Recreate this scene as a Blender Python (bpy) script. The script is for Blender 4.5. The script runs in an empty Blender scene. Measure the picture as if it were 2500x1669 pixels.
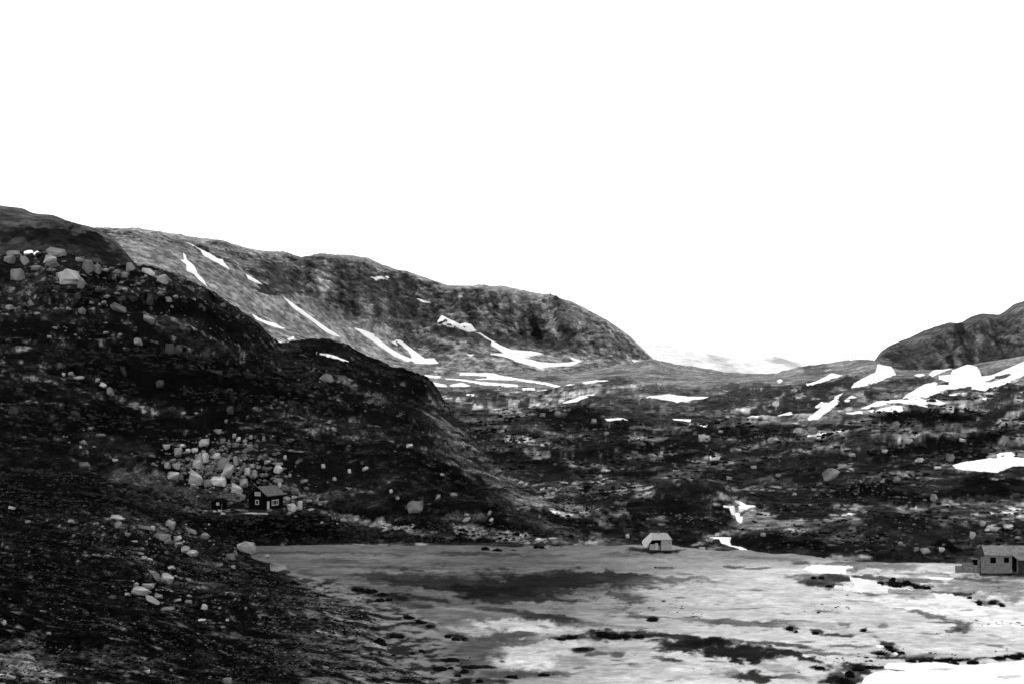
import bpy, bmesh, math, random
import numpy as np
from mathutils import Vector, Matrix
random.seed(7)
RNG = np.random.default_rng(11)
C = bpy.context.scene.collection
SC = bpy.context.scene

# ------------------------------------------------------------------ camera
F = 3472.0                    # focal length in photo pixels (photo 2500 x 1669)
CX, CY = 1250.0, 834.5
CAM_H = 50.0                  # metres above the meadow
PITCH = math.atan((900.0 - CY) / F)   # horizon lies on photo row 900
cam = bpy.data.cameras.new('camera'); cam_ob = bpy.data.objects.new('camera', cam); C.objects.link(cam_ob)
cam.sensor_width = 36.0; cam.lens = 36.0 * F / 2500.0
cam.clip_start = 1.0; cam.clip_end = 90000.0
cam_ob.location = (0, 0, CAM_H); cam_ob.rotation_euler = (math.pi / 2 + PITCH, 0, 0)
SC.camera = cam_ob

# ------------------------------------------------------------------ world, sun, exposure
SUN_EL, SUN_AZ = math.radians(48), math.radians(-28)     # ahead of the camera and to its left
world = bpy.data.worlds.new('World'); SC.world = world; world.use_nodes = True
nt = world.node_tree; nt.nodes.clear()
def nd(t, typ, **kw):
    n = t.nodes.new(typ)
    for k, v in kw.items(): setattr(n, k, v)
    return n
out = nd(nt, 'ShaderNodeOutputWorld'); bg = nd(nt, 'ShaderNodeBackground'); bg.inputs['Strength'].default_value = 0.1
sky = nd(nt, 'ShaderNodeTexSky', sky_type='NISHITA', sun_disc=False)
sky.sun_elevation = SUN_EL; sky.sun_rotation = SUN_AZ
bw = nd(nt, 'ShaderNodeRGBToBW'); nt.links.new(sky.outputs[0], bw.inputs[0])
# thin even cloud over the clear sky; it greys slowly towards the zenith
tc = nd(nt, 'ShaderNodeTexCoord'); sep = nd(nt, 'ShaderNodeSeparateXYZ'); nt.links.new(tc.outputs['Generated'], sep.inputs[0])
cl = nd(nt, 'ShaderNodeTexNoise'); cl.inputs['Scale'].default_value = 2.2; cl.inputs['Detail'].default_value = 5
mp = nd(nt, 'ShaderNodeMapping'); mp.inputs['Scale'].default_value = (1, 1, 3.0)
nt.links.new(tc.outputs['Generated'], mp.inputs[0]); nt.links.new(mp.outputs[0], cl.inputs['Vector'])
mr = nd(nt, 'ShaderNodeMapRange'); mr.inputs['From Min'].default_value = 0.0; mr.inputs['From Max'].default_value = 0.7
mr.inputs['To Min'].default_value = 12.6; mr.inputs['To Max'].default_value = 5.5
nt.links.new(sep.outputs['Z'], mr.inputs['Value'])
mc = nd(nt, 'ShaderNodeMath', operation='MULTIPLY_ADD'); mc.inputs[1].default_value = 1.2
nt.links.new(cl.outputs['Fac'], mc.inputs[0]); nt.links.new(mr.outputs[0], mc.inputs[2])
mx = nd(nt, 'ShaderNodeMix'); mx.data_type = 'FLOAT'; mx.inputs['Factor'].default_value = 0.92
nt.links.new(bw.outputs[0], mx.inputs['A']); nt.links.new(mc.outputs[0], mx.inputs['B'])
nt.links.new(mx.outputs[0], bg.inputs['Color']); nt.links.new(bg.outputs[0], out.inputs['Surface'])
sl = bpy.data.lights.new('sun', 'SUN'); sl.energy = 1.5; sl.angle = math.radians(10); sl.color = (1, 1, 1)
so = bpy.data.objects.new('sun', sl); C.objects.link(so)
sd = Vector((math.sin(SUN_AZ) * math.cos(SUN_EL), math.cos(SUN_AZ) * math.cos(SUN_EL), math.sin(SUN_EL)))
so.rotation_euler = sd.to_track_quat('Z', 'Y').to_euler(); so.location = sd * 300
SC.view_settings.view_transform = 'Standard'; SC.view_settings.look = 'None'
SC.view_settings.exposure = 0.42; SC.view_settings.gamma = 1.0; SC.view_settings.use_curve_mapping = False
SC.cycles.use_denoising = True
SC.cycles.max_bounces = 4; SC.cycles.diffuse_bounces = 2; SC.cycles.glossy_bounces = 2
SC.cycles.volume_bounces = 1; SC.cycles.transparent_max_bounces = 4

# ------------------------------------------------------------------ projection helpers
cp, sp = math.cos(PITCH), math.sin(PITCH)
def unproj(u, v, y):
    """photo pixel + depth along +Y -> world point"""
    a = (np.asarray(u, float) - CX) / F; b = (CY - np.asarray(v, float)) / F
    dy = cp - b * sp; dz = sp + b * cp
    k = y / dy
    return a * k, y + 0 * k, CAM_H + dz * k
def proj(x, y, z):
    zz = z - CAM_H
    d = y * cp + zz * sp; up = -y * sp + zz * cp
    return CX + F * x / d, CY - F * up / d
def y_at(v, z):
    """depth at which the ray through row v meets height z"""
    b = (CY - np.asarray(v, float)) / F
    return (z - CAM_H) * (cp - b * sp) / (sp + b * cp)

# ------------------------------------------------------------------ noise
_P = RNG.permutation(256); _P = np.concatenate([_P, _P, _P])
_A = RNG.random(256) * 2 * np.pi; _GX, _GY = np.cos(_A), np.sin(_A)
_R = RNG.random(256)
def perlin(x, y, s=0):
    xi = np.floor(x).astype(np.int64); yi = np.floor(y).astype(np.int64)
    xf = x - xi; yf = y - yi
    xi = (xi + s * 37) & 255; yi = (yi + s * 91) & 255
    a = _P[xi]; b = _P[(xi + 1) & 255]; y1 = (yi + 1) & 255
    g = lambda h, dx, dy: _GX[h] * dx + _GY[h] * dy
    n00 = g(_P[a + yi], xf, yf); n10 = g(_P[b + yi], xf - 1, yf)
    n01 = g(_P[a + y1], xf, yf - 1); n11 = g(_P[b + y1], xf - 1, yf - 1)
    fu = xf * xf * xf * (xf * (xf * 6 - 15) + 10); fv = yf * yf * yf * (yf * (yf * 6 - 15) + 10)
    n0 = n00 + fu * (n10 - n00); n1 = n01 + fu * (n11 - n01)
    return (n0 + fv * (n1 - n0)) * 1.5
def fbm(x, y, wl, octs, s=0, gain=0.5, sx=1.0, sy=1.0, ridge=False, rot=0.0):
    if rot:
        c, n = math.cos(rot), math.sin(rot); x, y = x * c + y * n, -x * n + y * c
    t = 0; a = 1.0; f = 1.0 / wl; tot = 0
    for i in range(octs):
        n = perlin(x * f / sx + 13.7 * i, y * f / sy + 7.1 * i, s + i)
        if ridge: n = 1 - 2 * np.abs(n)
        t = t + a * n; tot += a; a *= gain; f *= 2.03
    return t / tot
def worley(x, y, wl, s=0):
    """distance to nearest cell point and that cell's random value"""
    x = x / wl; y = y / wl
    xi = np.floor(x).astype(np.int64); yi = np.floor(y).astype(np.int64)
    best = np.full(x.shape, 9.0); val = np.zeros(x.shape)
    for dx in (-1, 0, 1):
        for dy in (-1, 0, 1):
            cx = xi + dx; cy = yi + dy
            h = _P[_P[(cx + s * 17) & 255] + (cy & 255)]
            px = cx + _R[h]; py = cy + _R[(h * 7 + 31) & 255]
            d = (px - x) ** 2 + (py - y) ** 2
            m = d < best; best = np.where(m, d, best); val = np.where(m, _R[(h * 13 + 5) & 255], val)
    return np.sqrt(best), val
def sst(a, b, x):
    t = np.clip((x - a) / (b - a), 0, 1); return t * t * (3 - 2 * t)
def lerp(a, b, t): return a + (b - a) * t
def g2l(g):                     # display grey -> linear
    g = np.clip(g, 0, 1.2); return np.where(g < 0.04045, g / 12.92, ((g + 0.055) / 1.055) ** 2.4)

# ------------------------------------------------------------------ materials
MATS = {}
def mat_attr(name, attr='cover', rough=0.95, spec=0.0, scale=0.6, vary=0.35, bump=0.3, dist=0.3, streak=None):
    """ground material: the cover attribute gives the plants, rock and some painted shade, noise nodes the grain"""
    m = bpy.data.materials.new(name); m.use_nodes = True; t = m.node_tree
    b = t.nodes['Principled BSDF']; b.inputs['Roughness'].default_value = rough; b.inputs['Specular IOR Level'].default_value = spec
    at = nd(t, 'ShaderNodeAttribute', attribute_name=attr); co = nd(t, 'ShaderNodeTexCoord')
    last = at.outputs['Fac']; hts = []
    layers = [(scale, vary, None)] + ([streak] if streak else [])
    for sc_, va, st in layers:
        n1 = nd(t, 'ShaderNodeTexNoise'); n1.inputs['Scale'].default_value = sc_; n1.inputs['Detail'].default_value = 6; n1.inputs['Roughness'].default_value = 0.68
        if st:
            mp_ = nd(t, 'ShaderNodeMapping'); mp_.inputs['Rotation'].default_value = (0, 0, st[3]); mp_.inputs['Scale'].default_value = st[:3]
            t.links.new(co.outputs['Object'], mp_.inputs[0]); t.links.new(mp_.outputs[0], n1.inputs['Vector'])
        else: t.links.new(co.outputs['Object'], n1.inputs['Vector'])
        mr_ = nd(t, 'ShaderNodeMapRange'); mr_.interpolation_type = 'SMOOTHSTEP'; mr_.inputs['From Min'].default_value = 0.34; mr_.inputs['From Max'].default_value = 0.66
        mr_.inputs['To Min'].default_value = 1 - va; mr_.inputs['To Max'].default_value = 1 + va * 1.15
        t.links.new(n1.outputs['Fac'], mr_.inputs['Value'])
        mu = nd(t, 'ShaderNodeMath', operation='MULTIPLY'); t.links.new(last, mu.inputs[0]); t.links.new(mr_.outputs[0], mu.inputs[1]); last = mu.outputs[0]
        hts.append(n1)
    t.links.new(last, b.inputs['Base Color'])
    bp = nd(t, 'ShaderNodeBump'); bp.inputs['Strength'].default_value = bump; bp.inputs['Distance'].default_value = dist
    t.links.new(hts[0].outputs['Fac'], bp.inputs['Height']); t.links.new(bp.outputs[0], b.inputs['Normal'])
    MATS[name] = m; return m
def mat_plain(name, g, rough=0.9, spec=0.0, scale=2.0, vary=0.2, bump=0.2, dist=0.05, stretch=None):
    m = bpy.data.materials.new(name); m.use_nodes = True; t = m.node_tree
    b = t.nodes['Principled BSDF']; b.inputs['Roughness'].default_value = rough; b.inputs['Specular IOR Level'].default_value = spec
    co = nd(t, 'ShaderNodeTexCoord'); n1 = nd(t, 'ShaderNodeTexNoise'); n1.inputs['Scale'].default_value = scale; n1.inputs['Detail'].default_value = 5
    if stretch:
        mp = nd(t, 'ShaderNodeMapping'); mp.inputs['Scale'].default_value = stretch
        t.links.new(co.outputs['Object'], mp.inputs[0]); t.links.new(mp.outputs[0], n1.inputs['Vector'])
    else: t.links.new(co.outputs['Object'], n1.inputs['Vector'])
    mr = nd(t, 'ShaderNodeMapRange'); mr.inputs['From Min'].default_value = 0.3; mr.inputs['From Max'].default_value = 0.7
    mr.inputs['To Min'].default_value = g * (1 - vary); mr.inputs['To Max'].default_value = g * (1 + vary)
    t.links.new(n1.outputs['Fac'], mr.inputs['Value']); t.links.new(mr.outputs[0], b.inputs['Base Color'])
    bp = nd(t, 'ShaderNodeBump'); bp.inputs['Strength'].default_value = bump; bp.inputs['Distance'].default_value = dist
    t.links.new(n1.outputs['Fac'], bp.inputs['Height']); t.links.new(bp.outputs[0], b.inputs['Normal'])
    if name.startswith('boulder'):
        oi = nd(t, 'ShaderNodeObjectInfo'); m2 = nd(t, 'ShaderNodeMapRange'); m2.inputs['To Min'].default_value = .55; m2.inputs['To Max'].default_value = 1.15
        t.links.new(oi.outputs['Random'], m2.inputs['Value']); mm = nd(t, 'ShaderNodeMath', operation='MULTIPLY')
        t.links.new(m2.outputs[0], mm.inputs[0]); t.links.new(mr.outputs[0], mm.inputs[1]); t.links.new(mm.outputs[0], b.inputs['Base Color'])
    MATS[name] = m; return m
mat_attr('heath', scale=1.3, vary=0.6, bump=0.9, dist=0.5, streak=(0.5, 0.5, (1.3, 1.0, 1.0, 0.15)))
mat_attr('moor', scale=0.22, vary=0.45, bump=0.8, dist=1.0, streak=(0.14, 0.35, (0.6, 1.3, 1.3, 0.0)))
mat_attr('grass', scale=0.5, vary=0.13, bump=0.4, dist=0.2, streak=(0.12, 0.12, (1, 1.3, 1, 0.0)))
mat_attr('rock_face', scale=0.11, vary=0.55, bump=1.0, dist=4.0, streak=(0.05, 0.3, (1, 1, .5, 0.0)))
mat_attr('far_rock', scale=0.004, vary=0.2, bump=0.2, dist=20.0)
mat_plain('snow', 0.92, rough=0.6, scale=0.08, vary=0.03, bump=0.15, dist=0.5)
mat_plain('white_water', 0.80, rough=0.4, spec=0.5, scale=0.8, vary=0.15, bump=0.4, dist=0.2, stretch=(2, 2, .4))
mat_plain('boulder_pale', 0.36, rough=0.95, scale=0.8, vary=0.55, bump=1.0, dist=0.4)
mat_plain('boulder_grey', 0.20, rough=0.95, scale=0.8, vary=0.55, bump=1.0, dist=0.4)
mat_plain('boulder_dark', 0.05, rough=0.95, scale=0.8, vary=0.55, bump=1.0, dist=0.4)
mat_plain('shrub_dark', 0.006, rough=1.0, scale=2.5, vary=0.5, bump=0.8, dist=0.2)
mat_plain('shrub_mid', 0.022, rough=1.0, scale=2.5, vary=0.5, bump=0.8, dist=0.2)
mat_plain('tarred_wood', 0.0035, rough=0.9, scale=1.0, vary=0.4, bump=0.3, dist=0.03, stretch=(8, 8, .5))
mat_plain('white_paint', 0.42, rough=0.6, spec=0.3, scale=3, vary=0.06, bump=0.05)
mat_plain('roof_turf', 0.10, rough=1.0, scale=1.6, vary=0.4, bump=0.6, dist=0.1)
mat_plain('roof_slate', 0.32, rough=0.9, scale=1.2, vary=0.2, bump=0.4, dist=0.06)
mat_plain('roof_slate_pale', 0.42, rough=0.9, scale=1.2, vary=0.2, bump=0.4, dist=0.06)
mat_plain('roof_dim', 0.20, rough=0.95, scale=1.2, vary=0.3, bump=0.5, dist=0.06)
mat_plain('stone_wall', 0.165, rough=1.0, scale=1.6, vary=0.35, bump=0.5, dist=0.08)
mat_plain('stone_wall_dark', 0.03, rough=1.0, scale=2.2, vary=0.4, bump=0.8, dist=0.12)
mat_plain('dark_inside', 0.003, rough=1.0, scale=2, vary=0.2)
mat_plain('pane_glass', 0.02, rough=0.15, spec=0.5, scale=1, vary=0.1, bump=0.0)
mat_plain('curtain', 0.40, rough=0.9, scale=3, vary=0.15, stretch=(6, 6, .5))
mat_plain('gravel', 0.36, rough=1.0, scale=6, vary=0.4, bump=0.6)

# ------------------------------------------------------------------ sheet builder
def mesh_from_grid(name, X, Y, Z, mask=None, smooth=True):
    """grid arrays (rows, cols) -> mesh with quads; mask picks faces"""
    nr, nc = X.shape
    idx = np.arange(nr * nc).reshape(nr, nc)
    q = np.stack([idx[:-1, :-1], idx[:-1, 1:], idx[1:, 1:], idx[1:, :-1]], -1).reshape(-1, 4)
    if mask is not None: q = q[mask.reshape(-1)]
    co = np.stack([X, Y, Z], -1).reshape(-1, 3)
    used = np.unique(q); rem = np.full(len(co), -1, np.int64); rem[used] = np.arange(len(used))
    q = rem[q]; co = co[used]
    me = bpy.data.meshes.new(name)
    me.vertices.add(len(co)); me.vertices.foreach_set('co', co.astype(np.float32).ravel())
    me.loops.add(len(q) * 4); me.loops.foreach_set('vertex_index', q.astype(np.int32).ravel())
    me.polygons.add(len(q)); me.polygons.foreach_set('loop_start', np.arange(0, len(q) * 4, 4, dtype=np.int32))
    if smooth: me.polygons.foreach_set('use_smooth', np.ones(len(q), bool))
    me.update(); me.validate()
    return me, used
def add_obj(name, me, mat, parent=None, **props):
    if mat is not None and not me.materials: me.materials.append(MATS[mat])
    o = bpy.data.objects.new(name, me); C.objects.link(o)
    if parent: o.parent = parent
    for k, v in props.items(): o[k] = v
    return o
def set_attr(me, vals, used=None, name='cover'):
    a = me.attributes.new(name, 'FLOAT', 'POINT'); v = vals.ravel()
    if used is not None: v = v[used]
    a.data.foreach_set('value', v.astype(np.float32))
def blur(a, n, axis):
    for _ in range(n):
        p = np.concatenate([np.take(a, [0], axis), a, np.take(a, [-1], axis)], axis)
        s = lambda i: np.take(p, np.arange(i, i + a.shape[axis]), axis)
        a = 0.25 * s(0) + 0.5 * s(1) + 0.25 * s(2)
    return a
def lin(pts, u):
    p = np.array(pts, float); return np.interp(u, p[:, 0], p[:, 1])
def make_grid(rows, u0, u1, du, dens, bl_u=10, bl_t=6):
    """rows: list of (v polyline over u, depth polyline over u, samples up to the next row)"""
    u = np.arange(u0, u1 + du, du)
    V = [lin(r[0], u) for r in rows]
    Yd = []
    for r, v in zip(rows, V):
        Yd.append(y_at(v, r[1][1]) if r[1][0] == 'z' else lin(r[1], u))
    vs, ys = [], []
    for i in range(len(rows) - 1):
        n = rows[i][2]
        t = np.linspace(0, 1, n, endpoint=False)[:, None]
        vs.append(lerp(V[i][None], V[i + 1][None], t)); ys.append(lerp(Yd[i][None], Yd[i + 1][None], t))
    vs.append(V[-1][None]); ys.append(Yd[-1][None])
    Vv = np.concatenate(vs); Yy = np.concatenate(ys)
    Uu = np.broadcast_to(u[None], Vv.shape)
    Vv = blur(blur(Vv, bl_u, 1), bl_t, 0); Yy = blur(blur(Yy, bl_u * 2, 1), bl_t * 2, 0)
    X, Y, Z = unproj(Uu, Vv, Yy)
    return np.array(X), np.array(Y), np.array(Z)
def grid_normal(X, Y, Z):
    P = np.stack([X, Y, Z], -1)
    du = np.gradient(P, axis=1); dv = np.gradient(P, axis=0)
    n = np.cross(du, dv); n /= np.linalg.norm(n, axis=-1, keepdims=True) + 1e-9
    n[n[..., 2] < 0] *= -1
    return n
def strokes(G, U, V, lst, warp=1.0, s=50, nz=None, soft=0.15, fray=0.75):
    """blend ground cover and painted shade: (u, v, half width, half height, degrees clockwise, grey, strength); nz frays the edges"""
    wu = fbm(U, V * 2, 60, 5, s, gain=.6) ; wv = fbm(U, V * 2, 50, 5, s + 9, gain=.6)
    if nz is None: nz = 0 * U
    for e in lst:
        u, v, ru, rv, ang, g = e[:6]; k = e[6] if len(e) > 6 else 1.0
        R = max(ru, rv) * 1.9
        sel = (np.abs(U - u) < R) & (np.abs(V - v) < R)
        if not sel.any(): continue
        a = math.radians(ang); c, n = math.cos(a), math.sin(a)
        dx = U[sel] - u + wu[sel] * warp * min(ru, 40) * 1.1; dy = V[sel] - v + wv[sel] * warp * min(rv, 30) * 2.0
        p = (dx * c + dy * n) / ru; q = (-dx * n + dy * c) / rv
        m = sst(1 + soft, 1 - soft, np.sqrt(p * p + q * q) + fray * nz[sel]) * k
        G[sel] = lerp(G[sel], g * (1 + 0.35 * nz[sel]), m)
    return G
SHEETS = {}
def finish_sheet(name, X, Y, Z, G, mat, key=None, gain=1.0):
    me, used = mesh_from_grid(name, X, Y, Z)
    set_attr(me, np.minimum(g2l(G) / 1.2 * gain, 0.8), used)
    o = add_obj(name, me, mat, kind='structure')
    U, V = proj(X, Y, Z)
    SHEETS[key or name] = (X, Y, Z, U, V)
    return o

# ------------------------------------------------------------------ ground to the horizon
me = bpy.data.meshes.new('ground')
me.from_pydata([(-8000, -390, -9), (8000, -390, -9), (8000, 9000, -9), (-8000, 9000, -9)], [], [(0, 1, 2, 3)])
set_attr(me, np.full(4, 0.02)); add_obj('ground', me, 'heath', kind='structure')

# ------------------------------------------------------------------ far snowy mountain
u = None
X, Y, Z = make_grid([
    ([(-900, 935), (3400, 935)], [(0, 33000), (1, 33000)], 30),
    ([(-900, 915), (1400, 905), (2000, 912), (3400, 915)], [(0, 36000), (1, 36000)], 60),
    ([(-900, 905), (1300, 890), (1480, 868), (1560, 846), (1640, 852), (1690, 862), (1760, 872), (1830, 866), (1880, 872), (1960, 893), (2050, 905), (3400, 912)], [(0, 43500), (1, 43500)], 12),
    ([(-900, 930), (3400, 930)], [(0, 51000), (1, 51000)], 1)], -900, 3400, 8, 1, 2, 3)
Z = Z + 170 * fbm(X, Y, 4500, 6, 3, ridge=True, gain=0.55) * sst(31500, 37500, Y)
n = fbm(X, Z * 2, 2100, 5, 5, gain=0.6)
G = 0.95 - 0.30 * sst(-0.05, 0.35, n + 0.2 * fbm(X, Z, 7500, 2, 6))  # pale for snow, with part of the haze painted into the colour
finish_sheet('far_mountain', X, Y, Z, G, 'far_rock')

# ------------------------------------------------------------------ left mountain
B_CREST = [(-900, 520), (180, 560), (265, 557), (330, 558), (385, 565), (450, 575), (540, 585), (600, 605), (660, 614), (705, 617), (738, 629), (775, 621), (850, 622), (900, 631), (945, 651),
           (1010, 668), (1060, 685), (1100, 697), (1150, 698), (1180, 695), (1240, 699), (1320, 716), (1390, 733), (1420, 746), (1480, 778), (1530, 812), (1560, 842), (1590, 872), (1630, 905), (1750, 935)]
B_FOOT = [(-900, 700), (300, 720), (500, 770), (700, 840), (900, 900), (1000, 930), (1200, 935), (1500, 925), (1600, 918), (1750, 945)]
B_TAL = [(-900, 660), (300, 650), (420, 665), (500, 700), (700, 800), (860, 855), (1000, 880), (1150, 868), (1300, 880), (1500, 892), (1590, 900), (1750, 942)]
B_MID = [(-900, 620), (300, 600), (420, 612), (500, 640), (650, 700), (800, 765), (900, 800), (1000, 838), (1130, 815), (1250, 835), (1400, 860), (1500, 872), (1590, 893), (1750, 939)]
def up(c, f, k): return None
u_ = np.arange(-900, 1760, 10.0)
B_TOP = [(a, b) for a, b in zip(u_, lin(B_CREST, u_) + np.minimum(14, 0.25 * (lin(B_MID, u_) - lin(B_CREST, u_))))]
X, Y, Z = make_grid([
    (B_FOOT, [(-900, 1300), (300, 1350), (1000, 1600), (1700, 1900)], 18),
    (B_TAL, [(-900, 1450), (300, 1480), (1000, 1780), (1700, 1950)], 40),
    (B_MID, [(-900, 1540), (300, 1560), (1000, 1860), (1700, 2000)], 75),
    (B_TOP, [(-900, 1700), (300, 1740), (1000, 2010), (1700, 2040)], 12),
    (B_CREST, [(-900, 1850), (300, 1900), (1000, 2180), (1700, 2100)], 8),
    ([(a, b + 25) for a, b in B_CREST], [(-900, 2050), (300, 2100), (1000, 2400), (1700, 2300)], 8),
    ([(a, b + 110) for a, b in B_CREST], [(-900, 2500), (300, 2600), (1000, 2900), (1700, 2900)], 1)], -300, 1740, 2.4, 1, 3, 2)
U, V = proj(X, Y, Z)
steep = sst(0.0, 40, lin(B_MID, U) - V + 12) * sst(0, 14, V - lin(B_CREST, U) + 2)    # cliff band
gul = fbm(X + 0.35 * Z, Z * 0.2, 130, 3, 11, ridge=True)                              # gullies run down the face
d = 22 * gul * steep + 14 * fbm(X, Z * 1.3 + Y * .3, 40, 5, 12, gain=0.6) * (0.2 + steep)
w1, c1 = worley(X + 6 * fbm(X, Z, 30, 2, 4), (Z * 1.3 + Y * 0.5) + 6 * fbm(Z, X, 30, 2, 5), 15, 2)
w2, c2 = worley(X, Z * 1.2 + Y * 0.6, 7, 3)
d += 7 * fbm(X + .3 * Z, Z * .2, 20, 3, 18) * steep + (c1 - .5) * 6 * steep + (c2 - .5) * 2.5 * (0.15 + steep)
Y2 = Y - d; Z2 = Z + 0.25 * d + 2.4 * fbm(X, Y, 28, 5, 13, gain=.6)
nz = fbm(X, Z * 1.4 + Y * .5, 12, 4, 15, gain=.7)
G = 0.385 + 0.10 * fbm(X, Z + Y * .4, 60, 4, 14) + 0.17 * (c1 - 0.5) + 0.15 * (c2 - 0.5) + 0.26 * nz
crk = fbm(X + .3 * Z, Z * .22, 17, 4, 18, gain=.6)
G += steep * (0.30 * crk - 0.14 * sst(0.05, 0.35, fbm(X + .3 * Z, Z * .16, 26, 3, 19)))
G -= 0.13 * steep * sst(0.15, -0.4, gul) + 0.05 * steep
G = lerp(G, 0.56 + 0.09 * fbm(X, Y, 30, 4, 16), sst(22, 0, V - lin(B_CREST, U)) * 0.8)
tal = sst(-25, 5, V - lin(B_MID, U)) * sst(25, -10, V - lin(B_TAL, U)) * sst(1050, 900, U)
G = lerp(G, 0.46 + .08 * fbm(X, Y, 60, 3, 17), tal * 0.6)
B_STR = [(700, 690, 60, 26, 30, .16, .7), (650, 705, 30, 10, 20, .08, .7), (900, 700, 70, 45, 20, .16, .6), (1010, 770, 70, 45, 0, .15, .6), (1030, 840, 80, 14, 5, .12, .6), (1150, 740, 25, 40, 0, .14, .6),
         (960, 730, 50, 40, 0, .18, .5), (1000, 690, 45, 14, 30, .13, .6), (760, 640, 60, 12, 25, .2, .5), (620, 640, 60, 22, 20, .22, .6), (1180, 825, 120, 16, 6, .16, .6), (1330, 840, 90, 18, 5, .22, .5),
         (1250, 735, 60, 26, 15, .42, .5), (1420, 770, 70, 26, 25, .42, .6), (1500, 830, 40, 22, 35, .38, .5), (860, 850, 90, 17, 36, .50, .9), (930, 835, 45, 16, 40, .5, .9), (780, 820, 50, 18, 33, .42, .8),
         (700, 790, 60, 12, 30, .38, .7), (520, 600, 60, 9, 10, .46, .7), (560, 625, 60, 8, 25, .42, .6), (470, 625, 16, 14, 60, .42, .8), (520, 670, 45, 16, 30, .34, .6), (420, 600, 60, 20, 15, .38, .5),
         (370, 590, 40, 16, 10, .44, .6), (900, 640, 50, 12, 10, .42, .6), (1130, 700, 60, 7, 2, .46, .7), (890, 735, 12, 22, 10, .40, .7), (905, 765, 10, 20, 0, .40, .7), (940, 750, 10, 22, 0, .38, .6),
         (1210, 700, 60, 8, 3, .47, .7), (1040, 790, 110, 6, 5, .34, .5), (980, 870, 80, 12, 20, .42, .6)]
U, V = proj(X, Y2, Z2); G = strokes(G, U, V, B_STR, 1.0, 60, nz)
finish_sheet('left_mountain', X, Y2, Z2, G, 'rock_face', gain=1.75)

# ------------------------------------------------------------------ right mountain
C_CREST = [(1980, 960), (2050, 925), (2100, 905), (2130, 885), (2150, 858), (2172, 842), (2200, 830), (2250, 809), (2295, 792), (2318, 786), (2338, 788), (2350, 784), (2372, 770), (2400, 764), (2425, 766), (2440, 769), (2462, 752), (2475, 741), (2500, 733), (2600, 715), (2900, 640), (3300, 560)]
C_FOOT = [(1980, 975), (2100, 925), (2160, 905), (2250, 935), (2350, 940), (2500, 930), (3300, 860)]
C_MID = [(1980, 970), (2100, 918), (2150, 893), (2190, 902), (2250, 915), (2330, 905), (2400, 905), (2500, 872), (3300, 800)]
u_ = np.arange(1980, 3310, 10.0)
C_TOP = [(a, b) for a, b in zip(u_, lin(C_CREST, u_) + np.minimum(22, 0.25 * np.maximum(2, lin(C_MID, u_) - lin(C_CREST, u_))))]
X, Y, Z = make_grid([
    (C_FOOT, [(0, 1500), (1, 1500)], 16), (C_MID, [(0, 1640), (1, 1640)], 60), (C_TOP, [(0, 1760), (1, 1760)], 16),
    (C_CREST, [(0, 1900), (1, 1900)], 8), ([(a, b + 25) for a, b in C_CREST], [(0, 2100), (1, 2100)], 6), ([(a, b + 130) for a, b in C_CREST], [(0, 2600), (1, 2600)], 1)], 1990, 2900, 2.4, 1, 2, 2)
U, V = proj(X, Y, Z)
steep = sst(0, 20, lin(C_MID, U) - V + 6) * sst(0, 20, V - lin(C_CREST, U) - 2)
gul = fbm(X - 0.25 * Z, Z * 0.15, 45, 4, 21, ridge=True)
w1, c1 = worley(X - 0.25 * Z, Z * 0.7, 12, 5)
d = 16 * gul * steep + 9 * fbm(X, Z, 22, 4, 22, gain=.6) * (0.2 + steep) + 7 * fbm(X - .25 * Z, Z * .18, 12, 3, 28) * steep + (c1 - .5) * 3 * steep
Y2 = Y - d; Z2 = Z + 0.2 * d + 1.6 * fbm(X, Y, 20, 4, 23)
nz = fbm(X - .25 * Z, Z * .45, 9, 4, 25, gain=.7); crk = fbm(X - .25 * Z, Z * .18, 12, 4, 28, gain=.6)
G = 0.30 + 0.08 * fbm(X, Z, 40, 4, 24) + 0.10 * (c1 - .5) + 0.16 * nz + 0.30 * crk * steep
G -= 0.12 * steep * sst(0.05, -0.5, gul)
G = lerp(G, 0.36 + 0.05 * fbm(X, Y, 20, 4, 26), sst(24, 4, V - lin(C_CREST, U)) * 0.8)
C_STR = [(2340, 820, 12, 40, 10, .08, .7), (2365, 850, 18, 50, 8, .13, .6), (2420, 870, 40, 30, 0, .16, .6), (2450, 815, 30, 18, 0, .18, .6), (2480, 840, 40, 6, 3, .10, .8), (2470, 824, 40, 3, 3, .40, .6),
         (2230, 860, 60, 26, -20, .19, .6), (2190, 870, 20, 30, -10, .17, .5), (2230, 905, 40, 12, 10, .12, .6), (2320, 880, 10, 20, 0, .07, .7), (2280, 820, 50, 14, -22, .33, .5), (2470, 780, 26, 16, -20, .36, .4)]
U, V = proj(X, Y2, Z2); G = strokes(G, U, V, C_STR, 1.0, 61, nz)
finish_sheet('right_mountain', X, Y2, Z2, G, 'rock_face', gain=1.2)

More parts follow.
